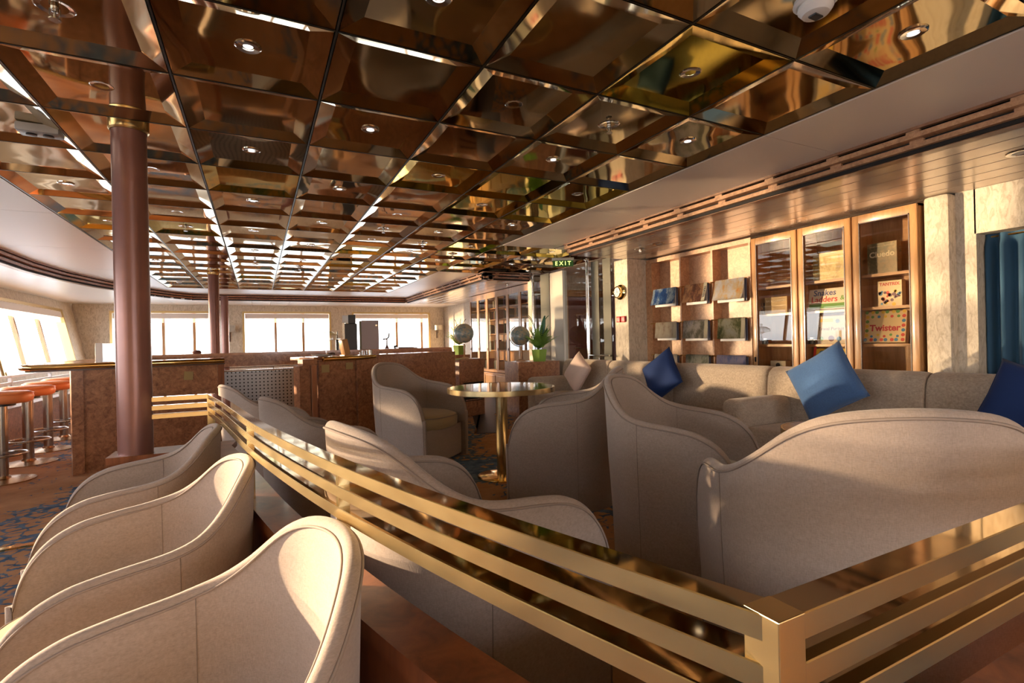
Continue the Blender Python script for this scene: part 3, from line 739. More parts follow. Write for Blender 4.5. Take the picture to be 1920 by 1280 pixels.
pillow('dark navy cushion cut by the right edge of the photo', BLUE1, (3.84, 1.22, .72), .30, .44, .25)

# ------------------------------------------------------------------ magazine rack and game cabinets
WS = [5.22, 5.11, 4.615, 4.13, 3.635]
rk = thing('magazine_rack', 'open burl-wood rack of three tall bays holding magazines over brass rods', 'rack', (XR, 4.4, 0))
ry = 4.4
obj('back_panel', MB().box(.135, .155, 3.62 - ry, 5.22 - ry, 0, 2.17), BURLL, rk)
obj('top_rail', MB().box(-.0, .155, 3.62 - ry, 5.22 - ry, 2.135, 2.185), BURLL, rk)
obj('side_post', MB().box(-.01, .14, 5.11 - ry, 5.22 - ry, 0, 2.135), BURLL, rk)
for y in (4.615, 4.13, 3.635): obj('divider', MB().box(-.005, .14, y - ry - .012, y - ry + .012, 0, 2.135), BURLL, rk)
bays = [(4.627, 5.11), (4.142, 4.603), (3.647, 4.118)]
for a, b in bays:
    for z in (1.765, 1.34, .935): obj('brass_rod', MB().tube([(-.04, a - ry, z), (-.04, b - ry, z)], .006, 8), BRASSP, rk, True)
def magprint(name, base, cols, seed):
    m = mat(name, base, .35, coat=.2); v = coords(m, (3, 8, 5)); n, l, p = nodes(m)
    mp = [x for x in n if x.type == 'MAPPING'][0]; mp.inputs['Location'].default_value = (seed * 3.1, seed * 1.7, seed)
    setc(m, ramp(m, noise(m, v, 1, 5, .75, .2), [(.32, cols[0]), (.45, cols[1]), (.56, cols[2]), (.7, base)])); return m
mags = [
    (0, 1.765, 'magazine with deep blue and pale sea cover, top row left', [(.02, .05, .2), (.04, .12, .35), (.5, .6, .65)], (.03, .08, .28), ''),
    (1, 1.765, 'magazine with dark travel photo cover, top row middle', [(.04, .02, .02), (.16, .07, .05), (.45, .25, .13)], (.10, .06, .07), 'TRAVEL'),
    (2, 1.765, 'pale magazine with orange sunset stripe, top row right', [(.75, .30, .08), (.7, .5, .25), (.7, .66, .66)], (.74, .72, .72), ''),
    (0, 1.34, 'white magazine with a brown pear-like shape, second row left', [(.25, .08, .04), (.6, .5, .38), (.68, .62, .5)], (.7, .66, .56), ''),
    (1, 1.34, 'magazine with terrace and garden photo, second row middle', [(.07, .08, .05), (.2, .19, .15), (.5, .45, .42)], (.15, .2, .35), ''),
    (2, 1.34, 'magazine with green plant photo and white spine band, second row right', [(.03, .05, .03), (.14, .15, .06), (.45, .42, .3)], (.5, .5, .45), ''),
    (0, .935, 'cream magazine partly behind the navy cushion', [(.5, .44, .36), (.62, .56, .48), (.66, .6, .52)], (.66, .6, .52), ''),
    (1, .935, 'grey-green magazine just above the sofa back', [(.06, .08, .05), (.2, .22, .17), (.42, .42, .38)], (.3, .3, .28), ''),
    (2, .935, 'violet-blue magazine just above the sofa back', [(.1, .14, .3), (.2, .25, .5), (.4, .36, .5)], (.2, .25, .48), ''),
]
PAPER = mat('magazine_pages', (.62, .60, .57), .7); MAGBK = mat('magazine_back', (.09, .085, .12), .5)
TXD = mat('print_dark', (.05, .04, .05), .6); TXW = mat('print_cream', (.72, .66, .5), .6); TXR = mat('print_red', (.55, .03, .05), .5); TXB = mat('print_blue', (.05, .09, .3), .5)
for k, (bi, z, lab, cols, base, word) in enumerate(mags):
    a, b = bays[bi]; y1 = b - .07 - .03 * (k % 2); y0 = a + .015; ln = .19 + .01 * (k % 3)
    t = thing('magazine', lab, 'magazine', (XR - .04, (y0 + y1) / 2, z), group='magazines over the rods of the rack'); hw = (y1 - y0) / 2
    def sheet(flare, ln, x0, hw_, zlift=0):
        prof = [(x0 * .2, .012 + zlift), (-x0 * .35, .011 + zlift), (-x0, -.004)] + [(-x0 - flare * (q / 6) ** 1.5, -.004 - (ln) * q / 6) for q in range(1, 7)]
        rows = [[(px, -hw_, pz) for px, pz in prof], [(px, hw_, pz) for px, pz in prof]]
        mb = MB(); mb.grid(rows); bmesh.ops.solidify(mb.b, geom=mb.b.faces[:], thickness=.0012); return mb
    fl_ = .055 if z > 1.7 else .02
    obj('cover', sheet(fl_, ln, .014, hw), magprint('magazine_cover', base, cols, k + 1), t, 'full')
    obj('pages', MB().box(-.011, .002, -hw * .93, hw * .85, -ln - .03, -.01), PAPER, t)
    obj('back_cover', MB().box(.008, .014, -hw * 1.04, hw * .9, -ln - .025, .004), MAGBK, t)
    if k in (1, 3, 4, 5):
        bd = sheet(fl_, ln * .985, .0152, .024)
        bmesh.ops.translate(bd.b, verts=bd.b.verts, vec=(0, -hw + .026, 0)); obj('title_band', bd, TXW, t, 'full')
    if word:
        a_ = .30; text('cover_title', word, .042, TXD, t, Matrix(((-math.sin(a_), 0, -math.cos(a_), -.0385), (0, -1, 0, -hw + .026), (-math.cos(a_), 0, math.sin(a_), -.095), (0, 0, 0, 1))), .0005, .0006)
# glazed cabinets
doors = [(3.115, 3.615), (2.615, 3.105), (2.115, 2.605)]
cabs = []
SH = [1.655, 1.375, 1.06, .76, .42]
cl = ['left of the three glazed oak game cabinets, beside the magazine rack', 'middle of the three glazed oak game cabinets', 'right of the three glazed oak game cabinets, beside the papered pillar']
for k, (a, b) in enumerate(doors):
    t = thing('game_cabinet', cl[k], 'cabinet', (XR, (a + b) / 2, 0), group='glazed game cabinets'); cy = (a + b) / 2; a -= cy; b -= cy
    obj('carcass', MB().box(.28, .30, a, b, 0, 2.17).box(.02, .28, b - .012, b, 0, 2.17).box(.02, .28, a, a + .012, 0, 2.17).box(.02, .28, a, b, 2.15, 2.17), OAK, t)
    for z in SH: obj('shelf', MB().box(.07, .28, a + .012, b - .012, z - .024, z), OAKH, t)
    d = obj('door', MB().box(-.005, .02, a + .002, a + .055, .1, 2.165, .004).box(-.005, .02, b - .055, b - .002, .1, 2.165, .004).box(-.004, .02, a + .05, b - .05, 2.095, 2.165, .004).box(-.004, .02, a + .05, b - .05, .1, .2, .004), OAK, t, True)
    obj('glass_pane', MB().quad((.008, a + .05, .2), (.008, b - .05, .2), (.008, b - .05, 2.1), (.008, a + .05, 2.1)), GLASS, d)
    obj('glazing_bead', MB().box(-.008, .004, a + .055, a + .062, .2, 2.1).box(-.008, .004, b - .062, b - .055, .2, 2.1).box(-.008, .004, a + .055, b - .055, 2.089, 2.096), DKWOOD, d)
    if k < 2 or True:
        sy = b - .028 if k == 0 else (a + .028 if k == 1 else b - .028)
        if k != 2: obj('door_lock', MB().lathe([(.011, -.009), (.012, -.003)], 14, M=Matrix.Translation((0, sy, .98)) @ Matrix.Rotation(-PI / 2, 4, 'Y') @ Matrix.Translation((0, 0, .0))), BRASS, d, True)
        if k == 0: obj('flush_pull', MB().box(-.008, -.004, sy - .01, sy + .01, .88, .93), DARK, d)
# board games: boxes with printed fronts
def gamebox(lab, y0, y1, z, h, dep, mt, lean=0, x=4.76):
    t = thing('game_box', lab, 'game box', (x, (y0 + y1) / 2, z + dep * math.sin(lean))); t.rotation_euler = (0, lean, 0)
    obj('box', MB().box(0, dep, -(y1 - y0) / 2, (y1 - y0) / 2, 0.001, h, .002), mt, t)
    return t
def onface(x=-.0006): return Matrix(((0, 0, -1, x), (-1, 0, 0, 0), (0, 1, 0, 0), (0, 0, 0, 1)))
def txt(t, s, size, y, z, mt, bold=0, sx=1, shear=0):
    return text('lettering', s, size, mt, t, Matrix.Translation((0, y, z)) @ onface(-.0012), .0004, bold, sx)
def dots(t, lst, cols, nm='printed_dot'):
    for i, (y, z, r) in enumerate(lst):
        mb = MB(); mb.lathe([(r, 0), (r, .0008)], 12, M=Matrix.Translation((-.0012, y, z)) @ Matrix.Rotation(PI / 2, 4, 'Y')); obj(nm, mb, cols[i % len(cols)], t)
cR, cB, cG, cY, cP = mat('print_scarlet', (.65, .05, .04), .5), mat('print_azure', (.03, .22, .5), .5), mat('print_green', (.12, .35, .08), .5), mat('print_yellow', (.8, .55, .06), .5), mat('print_plum', (.12, .05, .12), .5)
G = magprint('olive_photo_print', (.12, .13, .09), [(.05, .06, .04), (.12, .11, .06), (.30, .22, .12)], 3)
t = gamebox('dark olive mystery game box with cream title on the top shelf of the right cabinet', 2.315, 2.545, 1.655, .265, .07, G)
txt(t, 'Cluedo', .066, .0, .165, TXW, .0018); txt(t, 'ESCAPE AND SOLVE MYSTERY', .014, 0, .235, TXW)
t = gamebox('small cream tile game box on the second shelf of the right cabinet', 2.285, 2.47, 1.375, .215, .06, mat('cream_card', (.74, .62, .42), .5))
txt(t, 'TANTRIX', .036, 0, .185, TXR, .0008); rn = random.Random(3)
dots(t, [(rn.uniform(-.08, .08), rn.uniform(.012, .125), rn.uniform(.008, .016)) for _ in range(26)], [cP, cR, cB, cY, cP])
t = gamebox('cream dot-pattern party game box leaning on the third shelf of the right cabinet', 2.27, 2.59, 1.06, .27, .05, mat('cream_card_2', (.78, .60, .34), .5), .16)
txt(t, 'Twister', .075, .0, .125, TXR, .0025)
pts = [(-.14 + .28 * i / 7 + .008 * (i % 2), zz, .0145) for i in range(8) for zz in (.025, .265)] + [(sy_, .025 + .24 * i / 6, .0145) for i in range(1, 6) for sy_ in (-.14, .14)] + [(-.10 + .2 * i / 4, .055 + .012 * (i % 2), .011) for i in range(5)] + [(-.1 + .2 * i / 4, .225, .012) for i in range(5)]
dots(t, pts, [cR, cY, cB, cG])
t = gamebox('gold jigsaw-style landscape box on the top shelf of the middle cabinet', 2.735, 3.03, 1.655, .26, .05, magprint('gold_photo_print', (.5, .38, .12), [(.22, .18, .06), (.4, .3, .09), (.62, .5, .2)], 5))
obj('label_band', MB().box(-.0016, -.0008, -.14, .14, .225, .25), TXW, t)
t = gamebox('white ladder-race game box leaning on the second shelf of the middle cabinet', 2.725, 3.09, 1.375, .20, .05, mat('white_card', (.74, .68, .6), .5), .18)
txt(t, 'Snakes', .078, .03, .158, TXB, .0012); txt(t, 'Ladders', .078, .03, .095, TXR, .0012); txt(t, '&', .06, -.135, .10, cG, .001)
obj('ladder_art', MB().box(-.0016, -.0008, -.17, .17, .01, .055), cG, t); dots(t, [(-.15 + .06 * i, .032, .012) for i in range(6)], [cR, cY])
t = gamebox('white quiz game box with script title on the third shelf of the middle cabinet', 2.74, 3.0, 1.06, .26, .06, mat('white_card_2', (.70, .64, .55), .5))
txt(t, 'Trivial Pursuit', .042, 0, .14, TXD); obj('art_swoosh', MB().box(-.0016, -.0008, -.02, .10, .205, .235), cY, t); dots(t, [(-.06, .21, .02), (.09, .05, .02), (0, .05, .028), (-.07, .045, .022)], [cB, cG, cP])
t = gamebox('yellow guessing game box with red edges on the lowest visible shelf', 2.72, 3.06, .76, .25, .05, cY, .15)
obj('red_border', MB().box(-.0016, -.0008, .145, .17, 0.005, .265).box(-.0016, -.0008, -.17, -.145, .005, .265), cR, t); txt(t, 'GUESS', .06, .03, .205, cB, .0015); dots(t, [(-.09 + .045 * i, .08 + .02 * (i % 2), .02) for i in range(5)], [cR, cB])
t = gamebox('tan board game box with pale title on the second shelf of the left cabinet', 3.30, 3.55, 1.375, .17, .09, mat('tan_card', (.42, .3, .13), .5))
txt(t, 'BACKGAMMON', .031, 0, .13, TXW, .0008); txt(t, 'CHESS CHECKERS', .016, 0, .156, TXW)
t = gamebox('small dark wooden game case on the second shelf of the left cabinet', 3.57, 3.595, 1.375, .12, .09, DKWOOD)
obj('clasp', MB().box(-.003, 0, -.005, .005, .05, .07), BRASSP, t)
t = gamebox('pale box with a round dark emblem low in the left cabinet', 3.33, 3.50, .76, .13, .08, mat('pale_card', (.55, .5, .4), .5)); dots(t, [(0, .085, .025)], [TXD])
for k, (y, z, lab) in enumerate(((2.95, 1.06, 'small black tin on the third shelf of the middle cabinet'), (3.54, 1.06, 'small dark tin on the third shelf of the left cabinet'))):
    t = thing('game_tin', lab, 'tin', (4.74, y if k else 3.045, z + .001)); obj('tin_body', MB().cyl(0, 0, 0, .05, .03), BLACK, t, True); obj('lid', MB().cyl(0, 0, .05, .06, .032), CHROME, t, True)

# clock + call points on the pier
def facing_x(loc): return Matrix.Translation(loc) @ Matrix.Rotation(-PI / 2, 4, 'Y')
px_ = XR - .32
p = at(1193, 545, X=px_)
t = thing('wall_clock', 'round brass ship clock with white dial on the papered pier', 'clock', (px_, 5.33, 1.78)); FXM = Matrix.Rotation(-PI / 2, 4, 'Y')
t.location = (px_, 5.36, 1.77)
obj('case', MB().lathe([(.10, 0), (.10, .015), (.075, .03), (.078, .07), (.07, .078), (.064, .072)], 36, cap=False, M=FXM), BRASSP, t, True)
dd = obj('dial', MB().lathe([(.066, .066), (.001, .066)], 30, cap=False, M=FXM), WHITE, t)
obj('hand', MB().box(-.069, -.068, -.002, .002, -.005, .042).box(-.069, -.068, -.035, .005, -.002, .002), BLACK, dd)
for h in range(12):
    a = PI * h / 6; obj('hour_mark', MB().box(-.0675, -.0665, -.002, .002, .047, .058, M=Matrix.Rotation(a, 4, 'X')), BLACK, dd)
REDP = mat('red_plastic', (.5, .03, .03), .4)
for k, y in enumerate((5.40, 5.30)):
    t = thing('alarm_call_point', ('dark red fire alarm call point, left of the pair below the clock', 'brighter red fire alarm call point, right of the pair below the clock')[k], 'alarm', (px_, y, 1.41))
    obj('housing', MB().box(-.03, 0, -.035, .035, -.04, .04, .006), REDP, t, True); obj('press_plate', MB().box(-.033, -.029, -.02, .02, -.022, .022), mat('call_point_plate', (.6 if k else .25, .12, .10), .4), t)

# curtain
t = thing('curtain', 'dark teal pleated curtain hanging in the doorway at the right edge', 'curtain', (XR + .27, 1.1, 0)); mb = MB(); rows = []
for z in (.05, .5, 1.0, 1.5, 1.78, 1.84, 1.87):
    r = []
    for k in range(121):
        u = k / 120; amp = .045 if z < 1.8 else .014; y = .75 - 1.45 * u
        r.append((amp * math.sin(u * 96 + .9 * math.sin(u * 17) + (.15 * math.sin(z * 2 + u * 9))) + .01 * math.sin(u * 31 + z), y, z))
    rows.append(r)
mb.grid(rows); obj('drape', mb, CURT, t, 'full')
obj('curtain_rod', MB().tube([(0, .78, 1.85), (0, -.8, 1.85)], .008), BRASSP, t, True)
struct('wall_behind_curtain', MB().box(XR + .55, XR + .6, -.5, 2.0, 0, 2.1), DKWOOD)

# ------------------------------------------------------------------ glass partition
gp = thing('glass_partition', 'full-height glass partition with frosted stripes and steel poles in front of the vestibule', 'partition', (VX, 6.3, 0)); gy = 6.3
for a, b in ((5.5, 6.06), (6.10, 6.69), (7.1, 7.7)): obj('glass_pane', MB().quad((0, a - gy, .05), (0, b - gy, .05), (0, b - gy, 2.28), (0, a - gy, 2.28)), PGLASS, gp)
for y in (6.08, 7.70): obj('pole', MB().cyl(0, y - gy, 0, HC, .022, 16), CHROME, gp, True)
obj('stripe', MB().box(-.008, -.005, 5.80 - gy, 5.97 - gy, .05, 2.26), FROST, gp); obj('stripe', MB().box(-.008, -.005, 5.53 - gy, 5.70 - gy, .05, 2.26), FROST, gp); obj('stripe', MB().box(-.008, -.005, 7.14 - gy, 7.43 - gy, .05, 2.26), FROST, gp)
for y in (5.6, 6.08): obj('pole_cap', MB().cyl(0, 6.08 - gy, HC - .03, HC - .01, .04, 16), CHROME, gp, True) if y > 6 else None
obj('jamb', MB().box(-.03, .05, 6.70 - gy, 7.08 - gy, 0, 2.24), CREAM, gp)
obj('handrail', MB().tube([(-.06, 5.52 - gy, .93), (-.06, 5.98 - gy, .93), (-.06, 6.0 - gy, .70)], .012, 10), CHROME, gp, True)
obj('handrail', MB().tube([(-.06, 5.75 - gy, .90), (-.06, 5.75 - gy, .60)], .012, 10), CHROME, gp, True)
# exit sign
t = thing('exit_sign', 'green glowing EXIT sign hanging under the mirror ceiling', 'sign', (3.75, 5.86, 2.20), -.55)
obj('sign_housing', MB().box(-.15, .15, -.02, .02, .04, .075, .004), WHITE, t)
GRN = mat('sign_green', (.02, .06, .012), .4, emis=((.05, .2, .02), .12)); YEL = mat('sign_letter', (.8, .85, .2), .4, emis=((.8, .9, .25), 1.3))
sp_ = obj('sign_plate', MB().box(-.14, .14, -.008, .008, -.045, .04), GRN, t)
text('lettering', 'E X I T', .075, YEL, sp_, Matrix.Translation((0, -.0095, -.002)) @ Matrix.Rotation(PI / 2, 4, 'X'), .001, .001)
obj('hanger', MB().tube([(-.1, 0, .075), (-.1, 0, HC - 2.20)], .004, 6).tube([(.1, 0, .075), (.1, 0, HC - 2.20)], .004, 6), CHROME, t)

# ------------------------------------------------------------------ far bookcase
bk = thing('bookcase', 'long glazed oak bookcase with seven glass doors on the far right wall', 'bookcase', (XB, 9.4, 0)); by = 9.4
ye = [7.92, 8.40, 8.92, 9.41, 9.92, 10.40, 10.87]; ye = [7.45] + ye
obj('carcass', MB().box(.30, .33, 7.45 - by, 10.9 - by, 0, 2.19).box(.0, .30, 10.87 - by, 10.9 - by, 0, 2.19).box(0, .3, 7.43 - by, 7.46 - by, 0, 2.19).box(-.01, .3, 7.45 - by, 10.9 - by, 2.13, 2.19), OAK, bk)
obj('base_cupboard', MB().box(-.06, .3, 7.45 - by, 10.9 - by, .06, .50).box(-.07, .3, 7.44 - by, 10.91 - by, .48, .51, .003), OAK, bk)
for a, b in zip(ye, ye[1:]):
    a -= by; b -= by
    d = obj('door', MB().box(-.012, .012, a + .002, a + .05, .52, 2.13, .002).box(-.012, .012, b - .05, b - .002, .52, 2.13, .002).box(-.012, .012, a + .05, b - .05, .52, .57).box(-.012, .012, a + .05, b - .05, 2.07, 2.13), OAK, bk)
    obj('glass_pane', MB().quad((0, a + .045, .56), (0, b - .045, .56), (0, b - .045, 2.08), (0, a + .045, 2.08)), GLASS, d)
    obj('lock', MB().box(-.02, -.01, b - .035, b - .02, .97, 1.02), BLACK, d)
    obj('base_door', MB().box(-.072, -.058, a + .02, b - .02, .1, .46, .004), OAK, bk)
SHB = (.58, .98, 1.32, 1.62, 1.86)
for z in SHB: obj('shelf', MB().box(.04, .3, 7.46 - by, 10.87 - by, z - .02, z), OAKH, bk)
bcols = [mat('book_cover_%s' % n_, c_, .6) for n_, c_ in (('red', (.22, .04, .03)), ('cream', (.5, .44, .33)), ('green', (.06, .1, .07)), ('navy', (.04, .05, .12)), ('brown', (.2, .11, .06)), ('grey', (.3, .29, .27)))]
bm_ = []
for k, mt in enumerate(bcols):
    mb = MB(); mb.box(0, .15, 0, .028, 0, .20).box(.004, .146, .004, .024, .199, .202); me = mb.mesh('book'); me.materials.append(mt); bm_.append(me)
rn = random.Random(11); books = {}
for z in SHB:
    for a, b in zip(ye, ye[1:]):
        y = a + .07 + rn.uniform(0, .12)
        cnt = 0
        while y < b - .12 and cnt < 6:
            if rn.random() < .82:
                s_ = rn.uniform(.75, 1.05); bi_ = rn.randrange(6); o = link('book', bm_[bi_], loc=(XB + .09, y, z + .0005), scale=(1, rn.uniform(.8, 1.3), s_))
                books.setdefault((('red', 'cream', 'green', 'navy', 'brown', 'grey')[bi_], ('lowest', 'fourth', 'third', 'second', 'top')[SHB.index(z)], ('seventh', 'sixth', 'fifth', 'fourth', 'third', 'second', 'first')[ye.index(a)]), []).append(o)
            y += .045; cnt += 1

for (c_, s_, d_), lst in books.items():
    pos = {1: [''], 2: ['rightmost ', 'leftmost '], 3: ['rightmost ', 'middle ', 'leftmost ']}.get(len(lst), ['rightmost ', 'second rightmost ', 'third rightmost ', 'leftmost ', 'far left ', 'far left '])
    for o, p_ in zip(lst, pos): tag(o, '%s%s book on %s shelf behind %s door from left of far bookcase' % (p_, c_, s_, d_), 'book', 'books in the far glazed bookcase')
# ------------------------------------------------------------------ burl cabinets with globes and plants
def burlbox(name, lab, x, y, wx, wy, h, rz, slots, top=None):
    t = thing(name, lab, 'cabinet', (x, y, 0), rz)
    obj('body', MB().box(-wx / 2, wx / 2, -wy / 2, wy / 2, 0, h, .003), BURL, t)
    for z in slots:
        s_ = obj('slot', MB().box(-wx / 2 + .08, wx / 2 - .03, -wy / 2 - .004, -wy / 2 + .01, z, z + .07), DARK, t)
        obj('tray', MB().box(-wx / 2 + .10, wx / 2 - .05, -wy / 2 - .02, -wy / 2 - .002, z + .012, z + .03), STEEL, s_)
    return t
burlbox('burl_cabinet', 'narrow burl cabinet with letter slots carrying the left globe', 2.90, 7.52, .53, .40, .895, .38, (.24, .46))
burlbox('burl_counter', 'low burl counter with the green-potted fern, behind the round table', 3.84, 6.97, .70, .54, .835, -.06, ())
def globe(lab, x, y, z, r, shade):
    t = thing('globe', lab, 'globe', (x, y, z), -.5)
    obj('foot', MB().lathe([(.075, 0), (.075, .012), (.03, .022), (.014, .03), (.014, .23), (.022, .235)], 24), OAK, t, True)
    gm = mat('globe_map', (.3, .33, .3), .35, coat=.3); setc(gm, ramp(gm, noise(gm, coords(gm, (1, 1, 1)), 11, 4, .6), [(.42, (.16, .21, .22)), (.5, (.26, .29, .27)), (.56, (.42, .34, .24))]))
    s_ = MB(); s_.lathe([(max(.0005, r * math.sin(PI * k / 20)), -r * math.cos(PI * k / 20)) for k in range(21)], 32, M=Matrix.Translation((0, 0, .245 + r)) @ Matrix.Rotation(.4, 4, 'Y'))
    sp2 = obj('sphere', s_, gm, t, 'full')
    eq = MB().tube([Matrix.Translation((0, 0, .245 + r)) @ Matrix.Rotation(.4, 4, 'Y') @ Vector((r * 1.003 * math.cos(2 * PI * k / 40), r * 1.003 * math.sin(2 * PI * k / 40), 0)) for k in range(40)], .0025, 4, closed=True)
    obj('equator_line', eq, mat('globe_teal', (.03, .2, .24), .4), sp2)
    ar = MB().tube([Vector(((r + .014) * math.sin(a), 0, .245 + r - (r + .014) * math.cos(a))) for a in [-(.0 + PI * k / 20) for k in range(0, 18)]], .006, 6)
    obj('meridian_arm', ar, BRASS, t, True)
    return t
globe('globe on the narrow burl cabinet in front of the far window', 2.92, 7.50, .8957, .155, 0)
globe('globe partly hidden behind the fern', 3.75, 7.17, .8357, .155, 1)
LEAF = mat('leaf_green', (.16, .30, .05), .5); LEAFD = mat('leaf_dark', (.04, .12, .035), .45); LEAFB = mat('broad_leaf', (.03, .14, .07), .4); POT = mat('lime_pot', (.20, .33, .04), .4)
def plant(lab, x, y, z, sc, seed, broad):
    t = thing('potted_fern', lab, 'plant', (x, y, z), 0, scale=sc); rn = random.Random(seed)
    obj('pot', MB().lathe([(.075, 0), (.095, .13), (.088, .13), (.08, .115)], 6), POT, t)
    fr = MB()
    for s in range(64):
        a = rn.uniform(0, 2 * PI); L = rn.uniform(.13, .36); up = rn.uniform(.45, .98); pts = []
        for k in range(7):
            f = k / 6; rr = L * f * (1 - up * .72); pts.append(Vector((rr * math.cos(a), rr * math.sin(a), .14 + L * up * f * (1.15 - .35 * f))))
        fr.tube(pts, [.0025 * (1 - .8 * k / 6) for k in range(7)], 4)
        for k in range(1, 7):
            for sg in (-1, 1):
                d = (pts[k] - pts[k - 1]).normalized(); sd = Vector((-math.sin(a), math.cos(a), 0)) * sg
                for q in (0, .5):
                    p0 = pts[k - 1].lerp(pts[k], q); tip = p0 + (sd * .8 + d * .6) * .062 * (1.15 - k / 8); mid = p0.lerp(tip, .5) + d * .009
                    fr.quad(p0, mid + Vector((0, 0, .003)), tip, mid - d * .012)
    o = obj('fern_fronds', fr, LEAF, t); o['kind'] = 'stuff'
    for s in range(3):
        a = rn.uniform(0, 6.28); pts = [Vector((.02 * math.cos(a) + .10 * f * f * math.cos(a) * 1.2, .02 * math.sin(a) + .1 * f * f * math.sin(a), .14 + .48 * f - .12 * f ** 3)) for f in [k / 8 for k in range(9)]]
        obj('flower_stem', MB().tube(pts, .004, 5), LEAFD, t, True)
    if broad:
        for ax, hh, wd in ((.06, .36, .034), (.08, .22, .026)):
            rows = []
            for k in range(13):
                f = k / 12; wv = wd * math.sin(PI * min(1, f * .94 + .03)) ** .7; cx = ax * .4 + ax * f; rows.append([(cx - wv, .03 - .02 * f, .14 + hh * f), (cx, .04 - .05 * f, .14 + hh * f), (cx + wv, .03 - .02 * f, .14 + hh * f)])
            mb = MB(); mb.grid(rows); obj('broad_leaf', mb, LEAFB, t, 'full')
plant('fern with one broad leaf in a lime green pot on the burl counter', 3.86, 6.76, .8357, 1.4, 4, True)
plant('distant flowering fern in a lime green pot behind the left globe', 3.30, 8.72, .9307, 1.3, 8, False)
burlbox('plant_stand', 'dark stand behind the bar end carrying the distant fern', 3.30, 8.72, .3, .3, .93, 0, ())

# ------------------------------------------------------------------ bar
P0, P1 = (-1.53, 6.04), (-.36, 6.52)
DULLB = mat('dull_brass', (.42, .34, .17), .4, .7)
bar = thing('bar_counter', 'left wing of the burl bar counter with a brass edge rail, behind the near column', 'counter', (0, 0, 0))
obj('front_panel', MB().prism([P0, P1, (-.39, 6.6), (-1.56, 6.12)], 0, .97), BURL, bar)
obj('corner_post', MB().prism([(-1.55, 6.02), (-1.47, 6.05), (-1.5, 6.13), (-1.58, 6.1)], 0, .97), BURL, bar)
obj('side_panel', MB().prism([(-1.54, 6.06), (-1.46, 6.09), (-1.68, 9.0), (-1.78, 9.0)], 0, .97), BURL, bar)
obj('end_post', MB().prism([(-.40, 6.49), (-.34, 6.51), (-.37, 6.62), (-.43, 6.6)], 0, .97), MAHOG, bar)
ct = [(-1.86, 5.99), (-1.80, 5.93), (-.33, 6.46), (-.36, 6.95), (-1.2, 6.7), (-1.35, 9.0), (-2.08, 9.0)]
obj('countertop', MB().prism(ct, .985, 1.035), wood('bar_top_wood', (.22, .075, .03), (.42, .18, .08), .15, (3, 12, 12)), bar)
obj('countertop_lip', MB().prism(ct, .97, .985), DKWOOD, bar)
obj('edge_rail', MB().tube([(-2.10, 9.0, 1.012), (-1.90, 6.1, 1.012), (-1.885, 6.0, 1.012), (-1.84, 5.93, 1.012), (-1.78, 5.915, 1.012), (-.34, 6.44, 1.012)], .026, 14), BRASSP, bar, True)
obj('bottle_plate', MB().bar(at(345, 704, Y=6.36), at(362, 704, Y=6.40),   .006, .09), DULLB, bar, label='small brass plate under the counter edge')
rb = thing('bar_counter', 'right wing of the burl bar counter below the coffee machine', 'counter', (0, 0, 0))
q0, q1 = Vector((.62, 6.17, 0)), Vector((2.65, 7.235, 0)); qd = (q1 - q0).normalized(); qn = Vector((-qd.y, qd.x, 0))
def qb(a, b, n0, n1): 
    A, B = q0 + qd * a, q0 + qd * b; return [tuple((A + qn * n0).xy), tuple((B + qn * n0).xy), tuple((B + qn * n1).xy), tuple((A + qn * n1).xy)]
Lq = (q1 - q0).length
obj('front_panel', MB().prism(qb(0, .50, .0, .06), 0, .98), BURL, rb)
obj('front_panel', MB().prism(qb(.515, Lq, -.02, .05), 0, 1.02), BURL, rb)
obj('end_post', MB().prism(qb(-.10, -.04, -.02, .10), 0, .93), mat('copper_post', (.45, .20, .10), .3, .4), rb)
obj('end_panel', MB().prism(qb(-.24, -.11, -.0, .12), 0, .93), BURL, rb)
obj('cap_block', MB().prism(qb(-.20, -.02, 0, .10), .93, 1.0), BURL, rb)
obj('countertop', MB().prism(qb(-.05, Lq, .02, .5), .985, 1.02), wood('bar_top_wood_2', (.22, .075, .03), (.42, .18, .08), .15, (3, 12, 12)), rb)
obj('edge_rail', MB().tube([q0 + qd * .02 - qn * .06 + Vector((0, 0, .995)), q0 + qd * .60 - qn * .07 + Vector((0, 0, .995)), q0 + qd * .78 - qn * .02 + Vector((0, 0, 1.0))], .026, 14), BRASSP, rb, True)
obj('bottle_plate', MB().prism(qb(.03, .13, -.01, -.004), .84, .93), DULLB, rb); obj('bottle_plate', MB().prism(qb(.36, .46, -.01, -.004), .86, .94), DULLB, rb)
bb = thing('back_bar', 'long wooden back bar shelf with perforated steel front behind the counter gap', 'counter', (0, 0, 0))
obj('ledge', MB().box(-1.3, 3.0, 8.3, 8.7, 1.045, 1.075), wood('ledge_wood', (.36, .15, .08), (.55, .27, .15), .25, (3, 12, 12)), bb)
obj('fascia', MB().box(-1.3, 3.0, 8.28, 8.34, .88, 1.045), BURL, bb)
obj('steel_panel', MB().box(-.6, 1.2, 8.32, 8.35, .1, .80), mat('plain_steel', (.42, .41, .41), .38, .8), bb)
ho = MB()
for i in range(30):
    for j in range(12): ho.lathe([(.0105, 0), (.0105, .002)], 8, M=Matrix.Translation((-.5 + i * .052, 8.319, .24 + j * .05)) @ Matrix.Rotation(PI / 2, 4, 'X'))
o = obj('perforation', ho, DARK, bb); o['kind'] = 'stuff'  # dark discs painted for the shade in the holes
